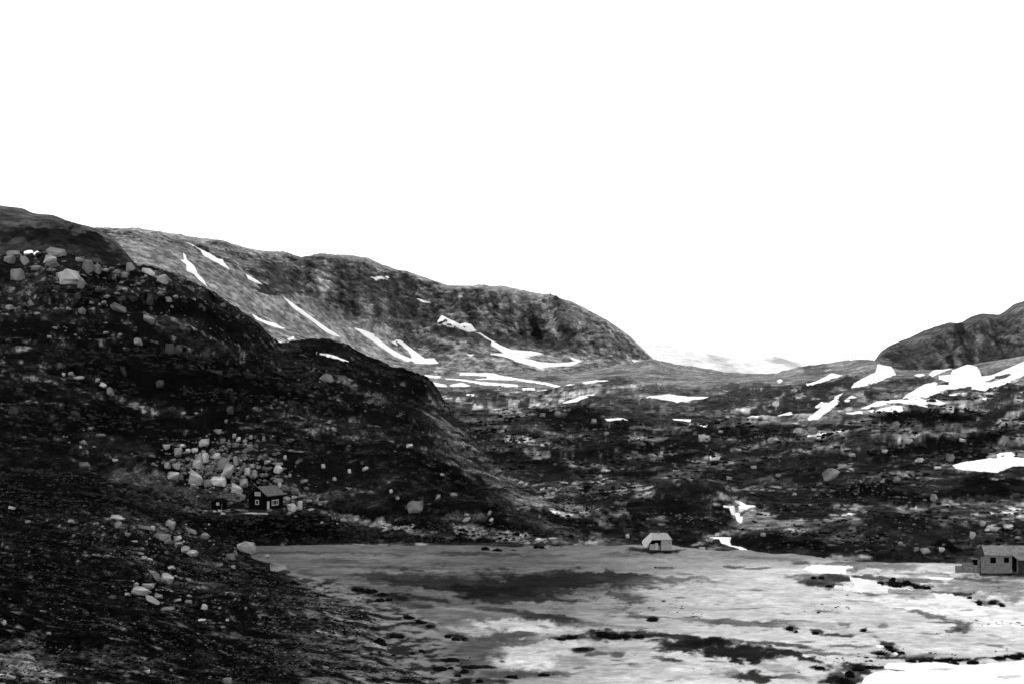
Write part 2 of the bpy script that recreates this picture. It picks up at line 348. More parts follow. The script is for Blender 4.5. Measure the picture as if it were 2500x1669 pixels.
# ------------------------------------------------------------------ upland between the mountains and the meadow
E_CREST = [(300, 950), (900, 925), (1000, 905), (1200, 910), (1400, 908), (1520, 892), (1590, 874), (1650, 890), (1700, 893), (1770, 908), (1850, 914), (1890, 912), (1950, 895), (2010, 886), (2060, 880), (2100, 876), (2128, 877), (2160, 890), (2200, 902), (2300, 905), (2350, 895), (2500, 868), (3300, 780)]
E_Y9 = [(300, 1750), (1590, 1800), (1700, 1900), (2060, 1800), (2160, 1560), (3300, 1500)]
X, Y, Z = make_grid([
    ([(300, 1375), (1000, 1375), (1700, 1375), (1900, 1400), (2500, 1425), (3300, 1430)], [(300, 394), (1000, 394), (1700, 394), (1900, 374), (2500, 348), (3300, 346)], 10),
    ([(300, 1340), (1000, 1340), (1300, 1335), (1700, 1342), (1900, 1362), (2200, 1378), (2500, 1398), (3300, 1400)], [(300, 398), (1300, 402), (1700, 398), (1900, 380), (2200, 366), (2500, 350), (3300, 348)], 26),
    ([(300, 1290), (1700, 1285), (2500, 1310), (3300, 1310)], [(300, 425), (1700, 428), (2500, 405), (3300, 400)], 30),
    ([(300, 1230), (1700, 1215), (2500, 1240), (3300, 1230)], [(300, 470), (1700, 480), (2500, 455), (3300, 450)], 36),
    ([(300, 1160), (1700, 1150), (2500, 1160), (3300, 1130)], [(300, 550), (1700, 560), (2500, 520), (3300, 510)], 36),
    ([(300, 1090), (1700, 1085), (2500, 1080), (3300, 1030)], [(300, 660), (1700, 670), (2500, 610), (3300, 600)], 36),
    ([(300, 1020), (1700, 1020), (2300, 1010), (2500, 1000), (3300, 930)], [(300, 850), (1700, 860), (2500, 780), (3300, 760)], 28),
    ([(300, 970), (1700, 965), (2300, 960), (2500, 945), (3300, 870)], [(300, 1120), (1700, 1120), (2500, 1000), (3300, 980)], 24),
    ([(300, 955), (1000, 933), (1300, 935), (1700, 930), (2300, 925), (2500, 900), (3300, 820)], [(300, 1450), (1700, 1500), (2500, 1300), (3300, 1300)], 26),
    (E_CREST, E_Y9, 6),
    ([(a, b + 14) for a, b in E_CREST], [(300, 2000), (3300, 2000)], 5),
    ([(300, 1010), (3300, 1010)], [(300, 2600), (3300, 2600)], 1)], 560, 2840, 2.5, 1, 3, 3)
U, V = proj(X, Y, Z)
fade = sst(352, 395, Y)
crag = fbm(X, Y, 90, 5, 31, gain=0.5, sx=1.6)
d = (7.0 * crag + 4.5 * fbm(X, Y, 38, 4, 32, sx=1.5, ridge=True)) * sst(420, 620, Y) * lerp(0.13, 1, sst(1500, 1000, Y))
d += 1.3 * fbm(X, Y, 18, 4, 33, gain=.6, sx=1.3) * fade + 0.9 * fbm(X, Y, 14, 4, 34, ridge=True, sx=1.4) * fade * sst(360, 600, Y)
def bump_uv(u, v, y, ru_m, ry_m, h):
    x0, y0, _ = unproj(u, v, y)
    return h * np.exp(-((X - x0) / ru_m) ** 2 - ((Y - y0) / ry_m) ** 2)
d += bump_uv(1385, 1045, 780, 30, 34, 9) + bump_uv(1680, 1215, 470, 20, 18, 7) + bump_uv(1400, 1262, 440, 28, 14, 5) + bump_uv(2180, 1262, 425, 20, 12, 3.5) + bump_uv(2160, 1195, 480, 30, 14, 4)
d += bump_uv(1540, 950, 1050, 60, 60, 10) + bump_uv(2290, 1015, 800, 50, 30, 5) + bump_uv(2300, 1090, 620, 55, 25, 5) + bump_uv(2480, 1010, 760, 30, 30, 5) + bump_uv(2085, 1335, 385, 12, 6, 1.6) + bump_uv(2175, 1360, 375, 12, 5, 1.6) + bump_uv(1860, 1325, 400, 20, 8, 2.0)
cre = sst(1500, 1800, Y)
d += cre * 3.0 * fbm(X, Y, 60, 5, 35)
d += 3.0 * np.maximum(0, fbm(X, Y, 24, 3, 49)) * np.exp(-((Z - 0.3) / 1.2) ** 2) * sst(1640, 1720, np.abs(U - 0)) * sst(2330, 2280, U)
flat = np.exp(-((U - 1605) / 50) ** 2) * sst(425, 400, Y) ; d *= 1 - 0.85 * flat
# gorge below the waterfall and beside it
def valley(path, wpx, depth):
    global d
    p = np.array(path, float)
    best = np.full(U.shape, 1e9)
    for a, b in zip(p[:-1], p[1:]):
        ab = b - a; t = np.clip(((U - a[0]) * ab[0] + (V - a[1]) * ab[1]) / (ab @ ab), 0, 1)
        best = np.minimum(best, np.hypot(U - a[0] - t * ab[0], V - a[1] - t * ab[1]))
    d = d - depth * np.exp(-(best / wpx) ** 2)
valley([(1790, 1215), (1800, 1262), (1790, 1300), (1775, 1322), (1830, 1345)], 18, 1.6)
valley([(1130, 1110), (1250, 1190), (1330, 1235), (1420, 1268)], 30, 3.0)
Z2 = Z + d
Z2 = np.maximum(Z2, -6)
slope_c = np.gradient(Z2, axis=0) / (np.gradient(Y, axis=0) + 1e-3)
Yn = Y + 1.6 * Z2
n1 = fbm(X, Yn, 60, 6, 36, gain=0.62, sx=1.5); n2 = fbm(X, Yn, 9, 5, 37, gain=.65, sx=1.5); n3 = fbm(X, Y, 170, 3, 38, sx=1.6)
w1, c1 = worley(X, Y * .8, 6, 7)
veg = sst(-0.22, 0.16, n1 + 0.55 * n2 + 0.3 * n3 + 0.02)         # 1 heath, 0 grass and rubble
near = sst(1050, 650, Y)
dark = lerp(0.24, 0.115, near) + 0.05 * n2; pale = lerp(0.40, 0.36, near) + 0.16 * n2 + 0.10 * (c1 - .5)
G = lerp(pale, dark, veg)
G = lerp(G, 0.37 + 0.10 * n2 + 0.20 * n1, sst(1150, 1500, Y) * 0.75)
# band by band, from the photograph's vegetation pattern
E_STR = [
    (1130, 1010, 110, 40, 20, .20, .6), (1180, 1075, 90, 34, 30, .17, .6), (1260, 1150, 60, 26, 30, .18, .5),
    (1390, 1020, 85, 30, 0, .05, .9), (1330, 1003, 30, 10, 10, .05, .8), (1480, 1045, 50, 14, 15, .05, .8), (1440, 1062, 90, 16, 5, .09, .7), (1290, 1030, 60, 10, 0, .13, .6),
    (1170, 1008, 40, 5, 3, .08, .8), (1120, 1036, 40, 8, 2, .06, .8), (1140, 1060, 60, 12, 8, .06, .85), (1090, 1055, 40, 10, 5, .08, .7), (1260, 1055, 60, 8, 5, .11, .7),
    (1285, 1077, 75, 6, 9, .42, .9), (1370, 1088, 30, 5, 9, .36, .8), (1260, 1098, 90, 5, 6, .36, .8), (1350, 1112, 60, 5, 6, .34, .7), (1230, 1092, 60, 5, 4, .07, .7),
    (1310, 1125, 100, 14, 11, .06, .85), (1200, 1110, 50, 10, 12, .06, .8), (1420, 1113, 90, 9, 0, .055, .85), (1560, 1095, 90, 12, 5, .07, .8), (1660, 1085, 70, 12, -5, .07, .8),
    (1430, 1135, 60, 6, 3, .33, .8), (1500, 1142, 110, 6, 0, .36, .8), (1580, 1070, 60, 9, 3, .33, .7), (1560, 1112, 60, 5, -4, .36, .7), (1540, 1155, 160, 8, 3, .07, .8), (1330, 1150, 70, 10, 10, .10, .6),
    (1620, 1125, 80, 9, -15, .07, .8), (1700, 1110, 120, 10, -14, .07, .8), (1680, 1150, 110, 10, -10, .28, .6), (1700, 1135, 60, 8, -20, .30, .6), (1640, 1160, 60, 8, 0, .33, .6),
    (1230, 1165, 80, 17, 32, .30, .8), (1290, 1210, 70, 20, 35, .36, .85), (1350, 1245, 55, 12, 28, .40, .85), (1400, 1258, 35, 8, 5, .38, .8), (1260, 1225, 60, 14, 25, .26, .6), (1180, 1120, 60, 13, 35, .24, .7),
    (1360, 1180, 60, 12, 20, .12, .6), (1370, 1213, 24, 14, 10, .09, .7), (1470, 1190, 60, 12, -10, .10, .7), (1500, 1220, 110, 16, 0, .08, .8), (1600, 1180, 90, 14, 10, .10, .7), (1680, 1215, 90, 30, 5, .065, .9),
    (1600, 1245, 110, 22, 5, .06, .9), (1700, 1275, 90, 34, 0, .06, .9), (1400, 1275, 80, 20, 10, .06, .9), (1480, 1300, 60, 16, 0, .07, .8), (1330, 1262, 50, 10, 20, .07, .8), (1550, 1290, 50, 22, 0, .06, .8),
    (1660, 1320, 40, 14, 0, .06, .8), (1480, 1262, 18, 6, 10, .26, .7), (1530, 1290, 16, 12, 30, .22, .6), (1515, 1225, 14, 6, 0, .34, .7), (1460, 1310, 20, 10, 0, .30, .6), (1440, 1325, 90, 8, 3, .38, .7),
    (1380, 1320, 40, 10, 0, .32, .6), (1300, 1318, 60, 12, 3, .42, .7), (1250, 1290, 50, 14, 20, .28, .6), (1120, 1290, 60, 14, 10, .26, .6), (1180, 1300, 60, 9, 10, .10, .6), (1150, 1330, 70, 8, 5, .10, .7), (1240, 1345, 50, 8, 10, .08, .8),
    (1330, 1330, 30, 6, 0, .10, .7), (1500, 1330, 60, 8, 5, .20, .6), (1560, 1318, 40, 8, 0, .12, .7), (1605, 1346, 55, 6, 0, .12, .8), (1720, 1340, 60, 8, 10, .10, .8), (1660, 1340, 30, 4, 0, .36, .7),
    # right half
    (1810, 1060, 150, 14, 2, .07, .9), (1900, 1045, 60, 10, 0, .08, .8), (1840, 1035, 80, 7, 0, .15, .6), (1700, 1055, 60, 12, -20, .08, .8), (1720, 1068, 14, 10, 0, .42, .8), (1960, 1052, 35, 8, 0, .32, .7),
    (2010, 1057, 50, 4, -4, .44, .8), (2040, 1072, 20, 6, 0, .34, .6), (1980, 1030, 30, 14, 0, .28, .5), (2060, 1020, 80, 6, -3, .26, .5), (2240, 1016, 110, 14, -2, .04, .95), (2340, 1018, 50, 16, 0, .035, .95),
    (2180, 1045, 80, 14, 0, .30, .6), (2280, 1045, 70, 8, -8, .30, .6), (2110, 1080, 70, 16, 0, .10, .7), (2270, 1090, 140, 15, -9, .035, .95), (2400, 1070, 80, 13, -17, .04, .95), (2200, 1100, 60, 10, 0, .05, .8),
    (2350, 1110, 60, 12, 0, .035, .9), (2450, 1030, 60, 6, -28, .40, .8), (2480, 1005, 30, 10, -35, .42, .8), (2440, 990, 40, 8, -15, .12, .7), (2470, 955, 40, 12, -10, .12, .8), (2410, 945, 40, 8, -15, .12, .8),
    (2460, 1085, 30, 20, -40, .28, .7), (2400, 1130, 80, 8, 0, .10, .6), (1900, 1095, 100, 10, -10, .09, .7), (1820, 1110, 60, 9, 0, .10, .6), (1780, 1130, 90, 12, -8, .26, .5), (2010, 1120, 70, 14, 0, .10, .6),
    (2060, 1140, 30, 7, 10, .42, .7), (1970, 1170, 80, 14, 0, .08, .7), (2120, 1165, 60, 10, -10, .30, .6), (1880, 1170, 60, 9, 0, .30, .5), (1700, 1190, 60, 12, 10, .12, .6), (2110, 1195, 110, 14, -6, .04, .9), (2210, 1215, 80, 13, 5, .045, .9),
    (2350, 1140, 60, 10, 10, .34, .6), (2280, 1150, 50, 10, 0, .32, .5), (2430, 1185, 90, 26, -5, .04, .9), (2340, 1205, 50, 9, 0, .05, .8), (2500, 1195, 40, 14, 0, .06, .8), (2060, 1235, 60, 10, 0, .34, .6), (1960, 1250, 70, 16, -8, .08, .8), (1900, 1240, 60, 10, 0, .07, .8),
    (2180, 1262, 95, 17, 5, .09, .9), (2210, 1283, 70, 10, 0, .07, .8), (2260, 1242, 130, 6, 0, .30, .6), (2380, 1230, 70, 8, 5, .26, .5), (2350, 1270, 60, 14, 0, .30, .6), (2450, 1275, 50, 10, -20, .40, .7), (2460, 1297, 60, 6, 0, .03, .95), (2400, 1310, 60, 8, -10, .25, .6),
    (1860, 1270, 60, 10, 20, .26, .5), (1900, 1295, 60, 6, 10, .33, .6), (1850, 1322, 90, 16, 2, .055, .9), (1960, 1330, 60, 12, 3, .04, .9), (1990, 1305, 40, 6, 0, .08, .7), (1900, 1345, 60, 8, 5, .08, .8), (2080, 1335, 55, 14, -10, .10, .9), (2090, 1312, 40, 8, -15, .32, .5),
    (2170, 1362, 75, 14, -5, .13, .9), (2210, 1345, 60, 8, -10, .10, .8), (2330, 1335, 55, 8, 8, .02, .95), (2300, 1325, 30, 7, 5, .02, .9), (2287, 1340, 7, 14, 0, .02, .9), (2360, 1350, 50, 6, -8, .14, .8), (2060, 1362, 60, 8, 0, .50, .7),
    # stream course
    (1780, 1218, 30, 3, 15, .36, .8), (1840, 1238, 40, 3, 0, .34, .6),
    # upper basin
    (1060, 960, 60, 8, 20, .30, .5), (1150, 985, 90, 7, 15, .44, .7), (1230, 1000, 50, 6, 10, .46, .6), (1100, 1020, 60, 5, 5, .42, .6), (1050, 975, 60, 7, 25, .14, .6), (1200, 960, 60, 8, 20, .16, .6), (1300, 985, 70, 7, 15, .42, .6), (1180, 1025, 60, 5, 0, .40, .5),
    (1560, 985, 80, 10, 8, .20, .7), (1500, 965, 50, 9, -5, .2, .6), (1650, 1000, 70, 10, 0, .30, .5), (1760, 985, 60, 18, 0, .17, .7), (1640, 1030, 90, 5, 3, .15, .6), (1500, 930, 45, 9, 0, .16, .6), (1340, 925, 40, 6, 0, .20, .6), (1120, 888, 90, 10, 5, .24, .5),
    (1870, 960, 90, 16, -4, .17, .8), (1990, 950, 60, 14, -8, .14, .8), (2050, 935, 50, 10, -10, .15, .8), (1900, 1000, 60, 12, 5, .12, .7), (1960, 985, 50, 12, 0, .14, .7), (1880, 985, 50, 3, -35, .42, .6), (1990, 905, 40, 12, -10, .22, .5), (2080, 895, 50, 12, 0, .40, .5),
    (2160, 945, 80, 12, -6, .24, .8), (2220, 930, 60, 8, -3, .17, .7), (2130, 970, 60, 12, -10, .30, .7), (2080, 1000, 70, 7, -5, .38, .6), (2300, 975, 90, 12, 0, .28, .7), (2400, 985, 60, 14, 0, .24, .6), (1820, 940, 60, 7, -5, .18, .6)]
U, V = proj(X, Y, Z2); G = strokes(G, U, V, E_STR, 0.9, 62, 0.6 * n2 + 0.4 * fbm(X, Yn, 4, 3, 30, gain=.7, sx=1.5), soft=.2, fray=.55)
mott = fbm(X, Yn, 5, 4, 39, gain=.7, sx=1.6)
G = 0.33 * (np.clip(G, .005, 1) / 0.33) ** 1.45
wa, ca = worley(X + 1.2 * fbm(X, Yn, 6, 2, 8), Yn * .5, 2.6, 11); wb, cb = worley(X + 2 * fbm(X, Yn, 12, 2, 9), Yn * .5, 6.5, 12)
t_ = sst(450, 800, Y); rub = lerp((.35 + 1.5 * ca) * sst(.85, .45, wa), (.4 + 1.4 * cb) * sst(.9, .5, wb), t_)
G = G * lerp(1, rub, sst(.10, .24, G) * sst(1500, 1000, Y) * sst(.0, .2, n3 + .25) * 0.75)
G = G * (1 + 0.5 * mott * sst(1700, 900, Y) + 0.6 * fbm(X, Y, 26, 4, 29, sx=1.8) * sst(900, 1300, Y)) + 0.05 * np.maximum(0, n2) * near
G = np.clip(G + 0.22 * sst(0.30, 0.5, fbm(X, Y, 7, 3, 40, gain=.7)) * sst(0.45, 0.1, G), 0.012, 0.75)
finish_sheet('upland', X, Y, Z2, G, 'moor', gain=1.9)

# ------------------------------------------------------------------ cliff hill at the upper left
X, Y, Z = make_grid([
    ([(-900, 760), (300, 740), (420, 760), (560, 800)], [(0, 880), (1, 880)], 20), ([(-900, 650), (0, 640), (250, 640), (330, 665), (400, 710), (560, 790)], [(0, 960), (1, 960)], 40),
    ([(-900, 480), (0, 525), (100, 535), (200, 560), (270, 600), (330, 655), (400, 702), (560, 780)], [(0, 1040), (1, 1040)], 14),
    ([(-900, 430), (-200, 470), (0, 500), (55, 507), (82, 520), (130, 523), (160, 536), (205, 549), (235, 556), (262, 570), (290, 592), (330, 640), (400, 695), (560, 778)], [(0, 1120), (1, 1120)], 8),
    ([(-900, 460), (-200, 495), (0, 525), (235, 580), (400, 720), (560, 790)], [(0, 1250), (1, 1250)], 5),
    ([(-900, 560), (0, 640), (560, 850)], [(0, 1500), (1, 1500)], 1)], -320, 560, 2.5, 1, 3, 2)
U, V = proj(X, Y, Z)
gul = fbm(X - .3 * Z, Z * .2, 28, 4, 41, ridge=True)
d = 4.5 * gul + 3 * fbm(X, Z, 12, 4, 42)
st = sst(520, 550, V) ; Y2 = Y - d * st; Z2 = Z + 0.6 * fbm(X, Y, 14, 4, 43)
G = 0.20 + 0.07 * fbm(X - .3 * Z, Z * .5, 14, 5, 44, gain=.65) - 0.05 * sst(0, -0.5, gul)
G = lerp(G, 0.34 + 0.1 * fbm(X, Y, 10, 4, 45), sst(26, 8, V - lin([(-300, 480), (0, 500), (130, 523), (235, 556), (560, 760)], U)) * 0.7)
G = strokes(G, U, V, [(120, 575, 130, 20, 3, .07, .85), (230, 600, 60, 30, 30, .06, .8), (180, 610, 50, 10, 0, .12, .6), (70, 547, 60, 8, 2, .34, .6), (60, 525, 50, 7, 3, .32, .6), (30, 595, 30, 10, 0, .2, .6), (190, 565, 12, 10, 0, .26, .7), (290, 640, 30, 20, 30, .09, .7)], 1, 63)
finish_sheet('upper_cliff', X, Y2, Z2, G, 'rock_face', gain=1.35)

# ------------------------------------------------------------------ hillside on the left with the cabin terrace
D_CREST = [(-900, 600), (-200, 625), (0, 628), (60, 626), (120, 618), (170, 622), (220, 640), (260, 655), (300, 650), (350, 655), (400, 668), (450, 684), (500, 708), (545, 734), (580, 758), (620, 785), (655, 818), (685, 842), (720, 838), (765, 834), (810, 836), (850, 846), (900, 874), (960, 900), (1020, 918), (1048, 934), (1066, 952), (1085, 985), (1115, 1020), (1150, 1062), (1200, 1112), (1250, 1158), (1300, 1194), (1350, 1230), (1400, 1260), (1500, 1335), (1800, 1380)]
def drop(k): return [(a, b + k) for a, b in D_CREST]
D_ROWS = [
    ([(-900, 3300), (1800, 3300)], [(-900, 14), (1800, 14)], 12),
    ([(-900, 2200), (0, 2200), (600, 2200), (1100, 2000), (1800, 2000)], [(-900, 55), (0, 60), (600, 85), (1100, 154), (1800, 154)], 20),
    ([(-900, 1690), (1800, 1690)], [(-900, 130), (0, 147), (300, 170), (600, 193), (900, 205), (1040, 213), (1210, 225), (1800, 225)], 110),
    ([(-900, 1500), (1800, 1500)], [(-900, 175), (0, 200), (300, 228), (600, 258), (800, 276), (900, 285), (1010, 296), (1800, 296)], 66),
    ([(-900, 1400), (1800, 1400)], [(-900, 215), (0, 245), (300, 285), (550, 326), (700, 346), (830, 356), (1800, 356)], 44),
    ([(-900, 1335), (1800, 1335)], [(-900, 255), (0, 283), (300, 325), (500, 368), (620, 402), (1000, 406), (1800, 408)], 14),
    ([(-900, 1290), (0, 1290), (300, 1283), (450, 1305), (600, 1328), (850, 1330), (1000, 1315), (1400, 1322), (1500, 1334), (1800, 1334)], [(-900, 280), (0, 312), (300, 352), (450, 384), (600, 404), (850, 405), (1000, 410), (1800, 410)], 30),
    ([(-900, 1240), (0, 1240), (300, 1250), (500, 1257), (620, 1258), (760, 1262), (830, 1288), (900, 1300), (1000, 1285), (1200, 1288), (1400, 1312), (1500, 1349), (1800, 1360)], [(-900, 310), (0, 345), (300, 380), (500, 408), (760, 412), (1000, 416), (1400, 414), (1800, 414)], 12),
    ([(-900, 1195), (0, 1200), (300, 1215), (500, 1240), (700, 1241), (850, 1250), (1000, 1240), (1200, 1250), (1400, 1298), (1500, 1348), (1800, 1365)], [(-900, 340), (0, 375), (300, 405), (500, 426), (700, 428), (850, 428), (1000, 432), (1400, 420), (1800, 418)], 44),
    ([(-900, 1080), (0, 1100), (500, 1130), (700, 1130), (1000, 1130), (1200, 1200), (1400, 1287), (1500, 1347), (1800, 1370)], [(-900, 400), (0, 440), (500, 468), (700, 470), (1000, 482), (1200, 495), (1400, 428), (1800, 420)], 50),
    ([(-900, 930), (0, 950), (500, 1000), (700, 1000), (1000, 1030), (1100, 1080), (1200, 1162), (1400, 1276), (1500, 1345), (1800, 1372)], [(-900, 480), (0, 520), (500, 550), (1000, 600), (1100, 620), (1200, 550), (1400, 435), (1800, 422)], 50),
    ([(-900, 780), (0, 800), (300, 810), (500, 860), (700, 930), (900, 960), (1000, 975), (1080, 1020), (1200, 1132), (1400, 1267), (1500, 1341), (1800, 1375)], [(-900, 560), (0, 610), (500, 640), (700, 680), (1000, 720), (1090, 700), (1200, 590), (1400, 440), (1800, 424)], 50),
    (drop(12), [(-900, 680), (0, 730), (500, 745), (700, 790), (1000, 800), (1078, 780), (1120, 720), (1200, 605), (1400, 444), (1800, 425)], 8),
    (D_CREST, [(-900, 710), (0, 760), (500, 775), (700, 820), (1000, 835), (1078, 810), (1120, 740), (1200, 616), (1300, 515), (1400, 450), (1800, 428)], 8),
    (drop(28), [(-900, 780), (0, 830), (500, 850), (700, 890), (1000, 900), (1078, 870), (1200, 650), (1400, 500), (1800, 460)], 6),
    (drop(120), [(-900, 900), (0, 950), (500, 970), (1000, 1000), (1200, 800), (1400, 600), (1800, 500)], 1)]
X, Y, Z = make_grid(D_ROWS, -340, 1560, 2.5, 1, 4, 2)
U, V = proj(X, Y, Z)
hx, hy = -75.0, 419.0
flat = np.exp(-(((X - hx - 1) / 15) ** 4) - ((Y - hy) / 10) ** 4)
hill = sst(-0.6, 1.5, Z)
sc = np.clip(Y / 300, 0.35, 2.2)
d = 2.2 * fbm(X, Y, 42, 3, 51, rot=0.5) * sst(60, 200, Y) + 1.7 * fbm(X, Y, 20, 4, 52, gain=.55, rot=.6, sx=1.6, ridge=True) * sc * sst(60, 200, Y)
d += 0.40 * fbm(X, Y, 5, 3, 53, gain=.5, rot=-.2, sx=1.6) * sc
w1, c1 = worley(X + 1.5 * fbm(X, Y, 9, 2, 3), Y, 9, 9)
d += sst(470, 640, Y) * 3.2 * (c1 - 0.5) * sst(-0.1, .25, fbm(X, Y, 60, 2, 54))
# knoll below the cabin and the dip behind the foreground spur
def uv_near(u, v, ru, rv): return np.exp(-((U - u) / ru) ** 2 - ((V - v) / rv) ** 2)
d *= (1 - 0.97 * flat) * lerp(0.10, 1, sst(-0.5, 6, Z))
d += 3.2 * np.maximum(0, fbm(X, Y, 24, 3, 48) + .05) * np.exp(-((Y - 402) / 12) ** 2) * sst(640, 760, U)
d *= 1 - 0.6 * sst(16, 0, np.abs(V - lin(D_CREST, U) - 4)) * sst(900, 700, Y) * 0.5
Z2 = Z + d - 0.5 * (1 - hill) * sst(160, 200, Y)
n1 = fbm(X, Y, 46, 5, 55, gain=.6, rot=.5, sx=1.8); far_ = sst(300, 520, Y); n2 = lerp(fbm(X, Y, 3.4, 3, 56, gain=.62, rot=-.2, sx=1.1), fbm(X, Y, 6.5, 4, 59, gain=.62, rot=-.2, sx=1.2), far_); n3 = lerp(fbm(X, Y, 1.5, 2, 57, gain=.6, sx=1.0), fbm(X, Y, 3.0, 2, 60, gain=.6, sx=1.0), far_)
G = 0.028 + 0.07 * sst(-.1, .5, n1 + .6 * n2) + 0.15 * sst(0.12, 0.5, n2 + .4 * n3 + .3 * n1)
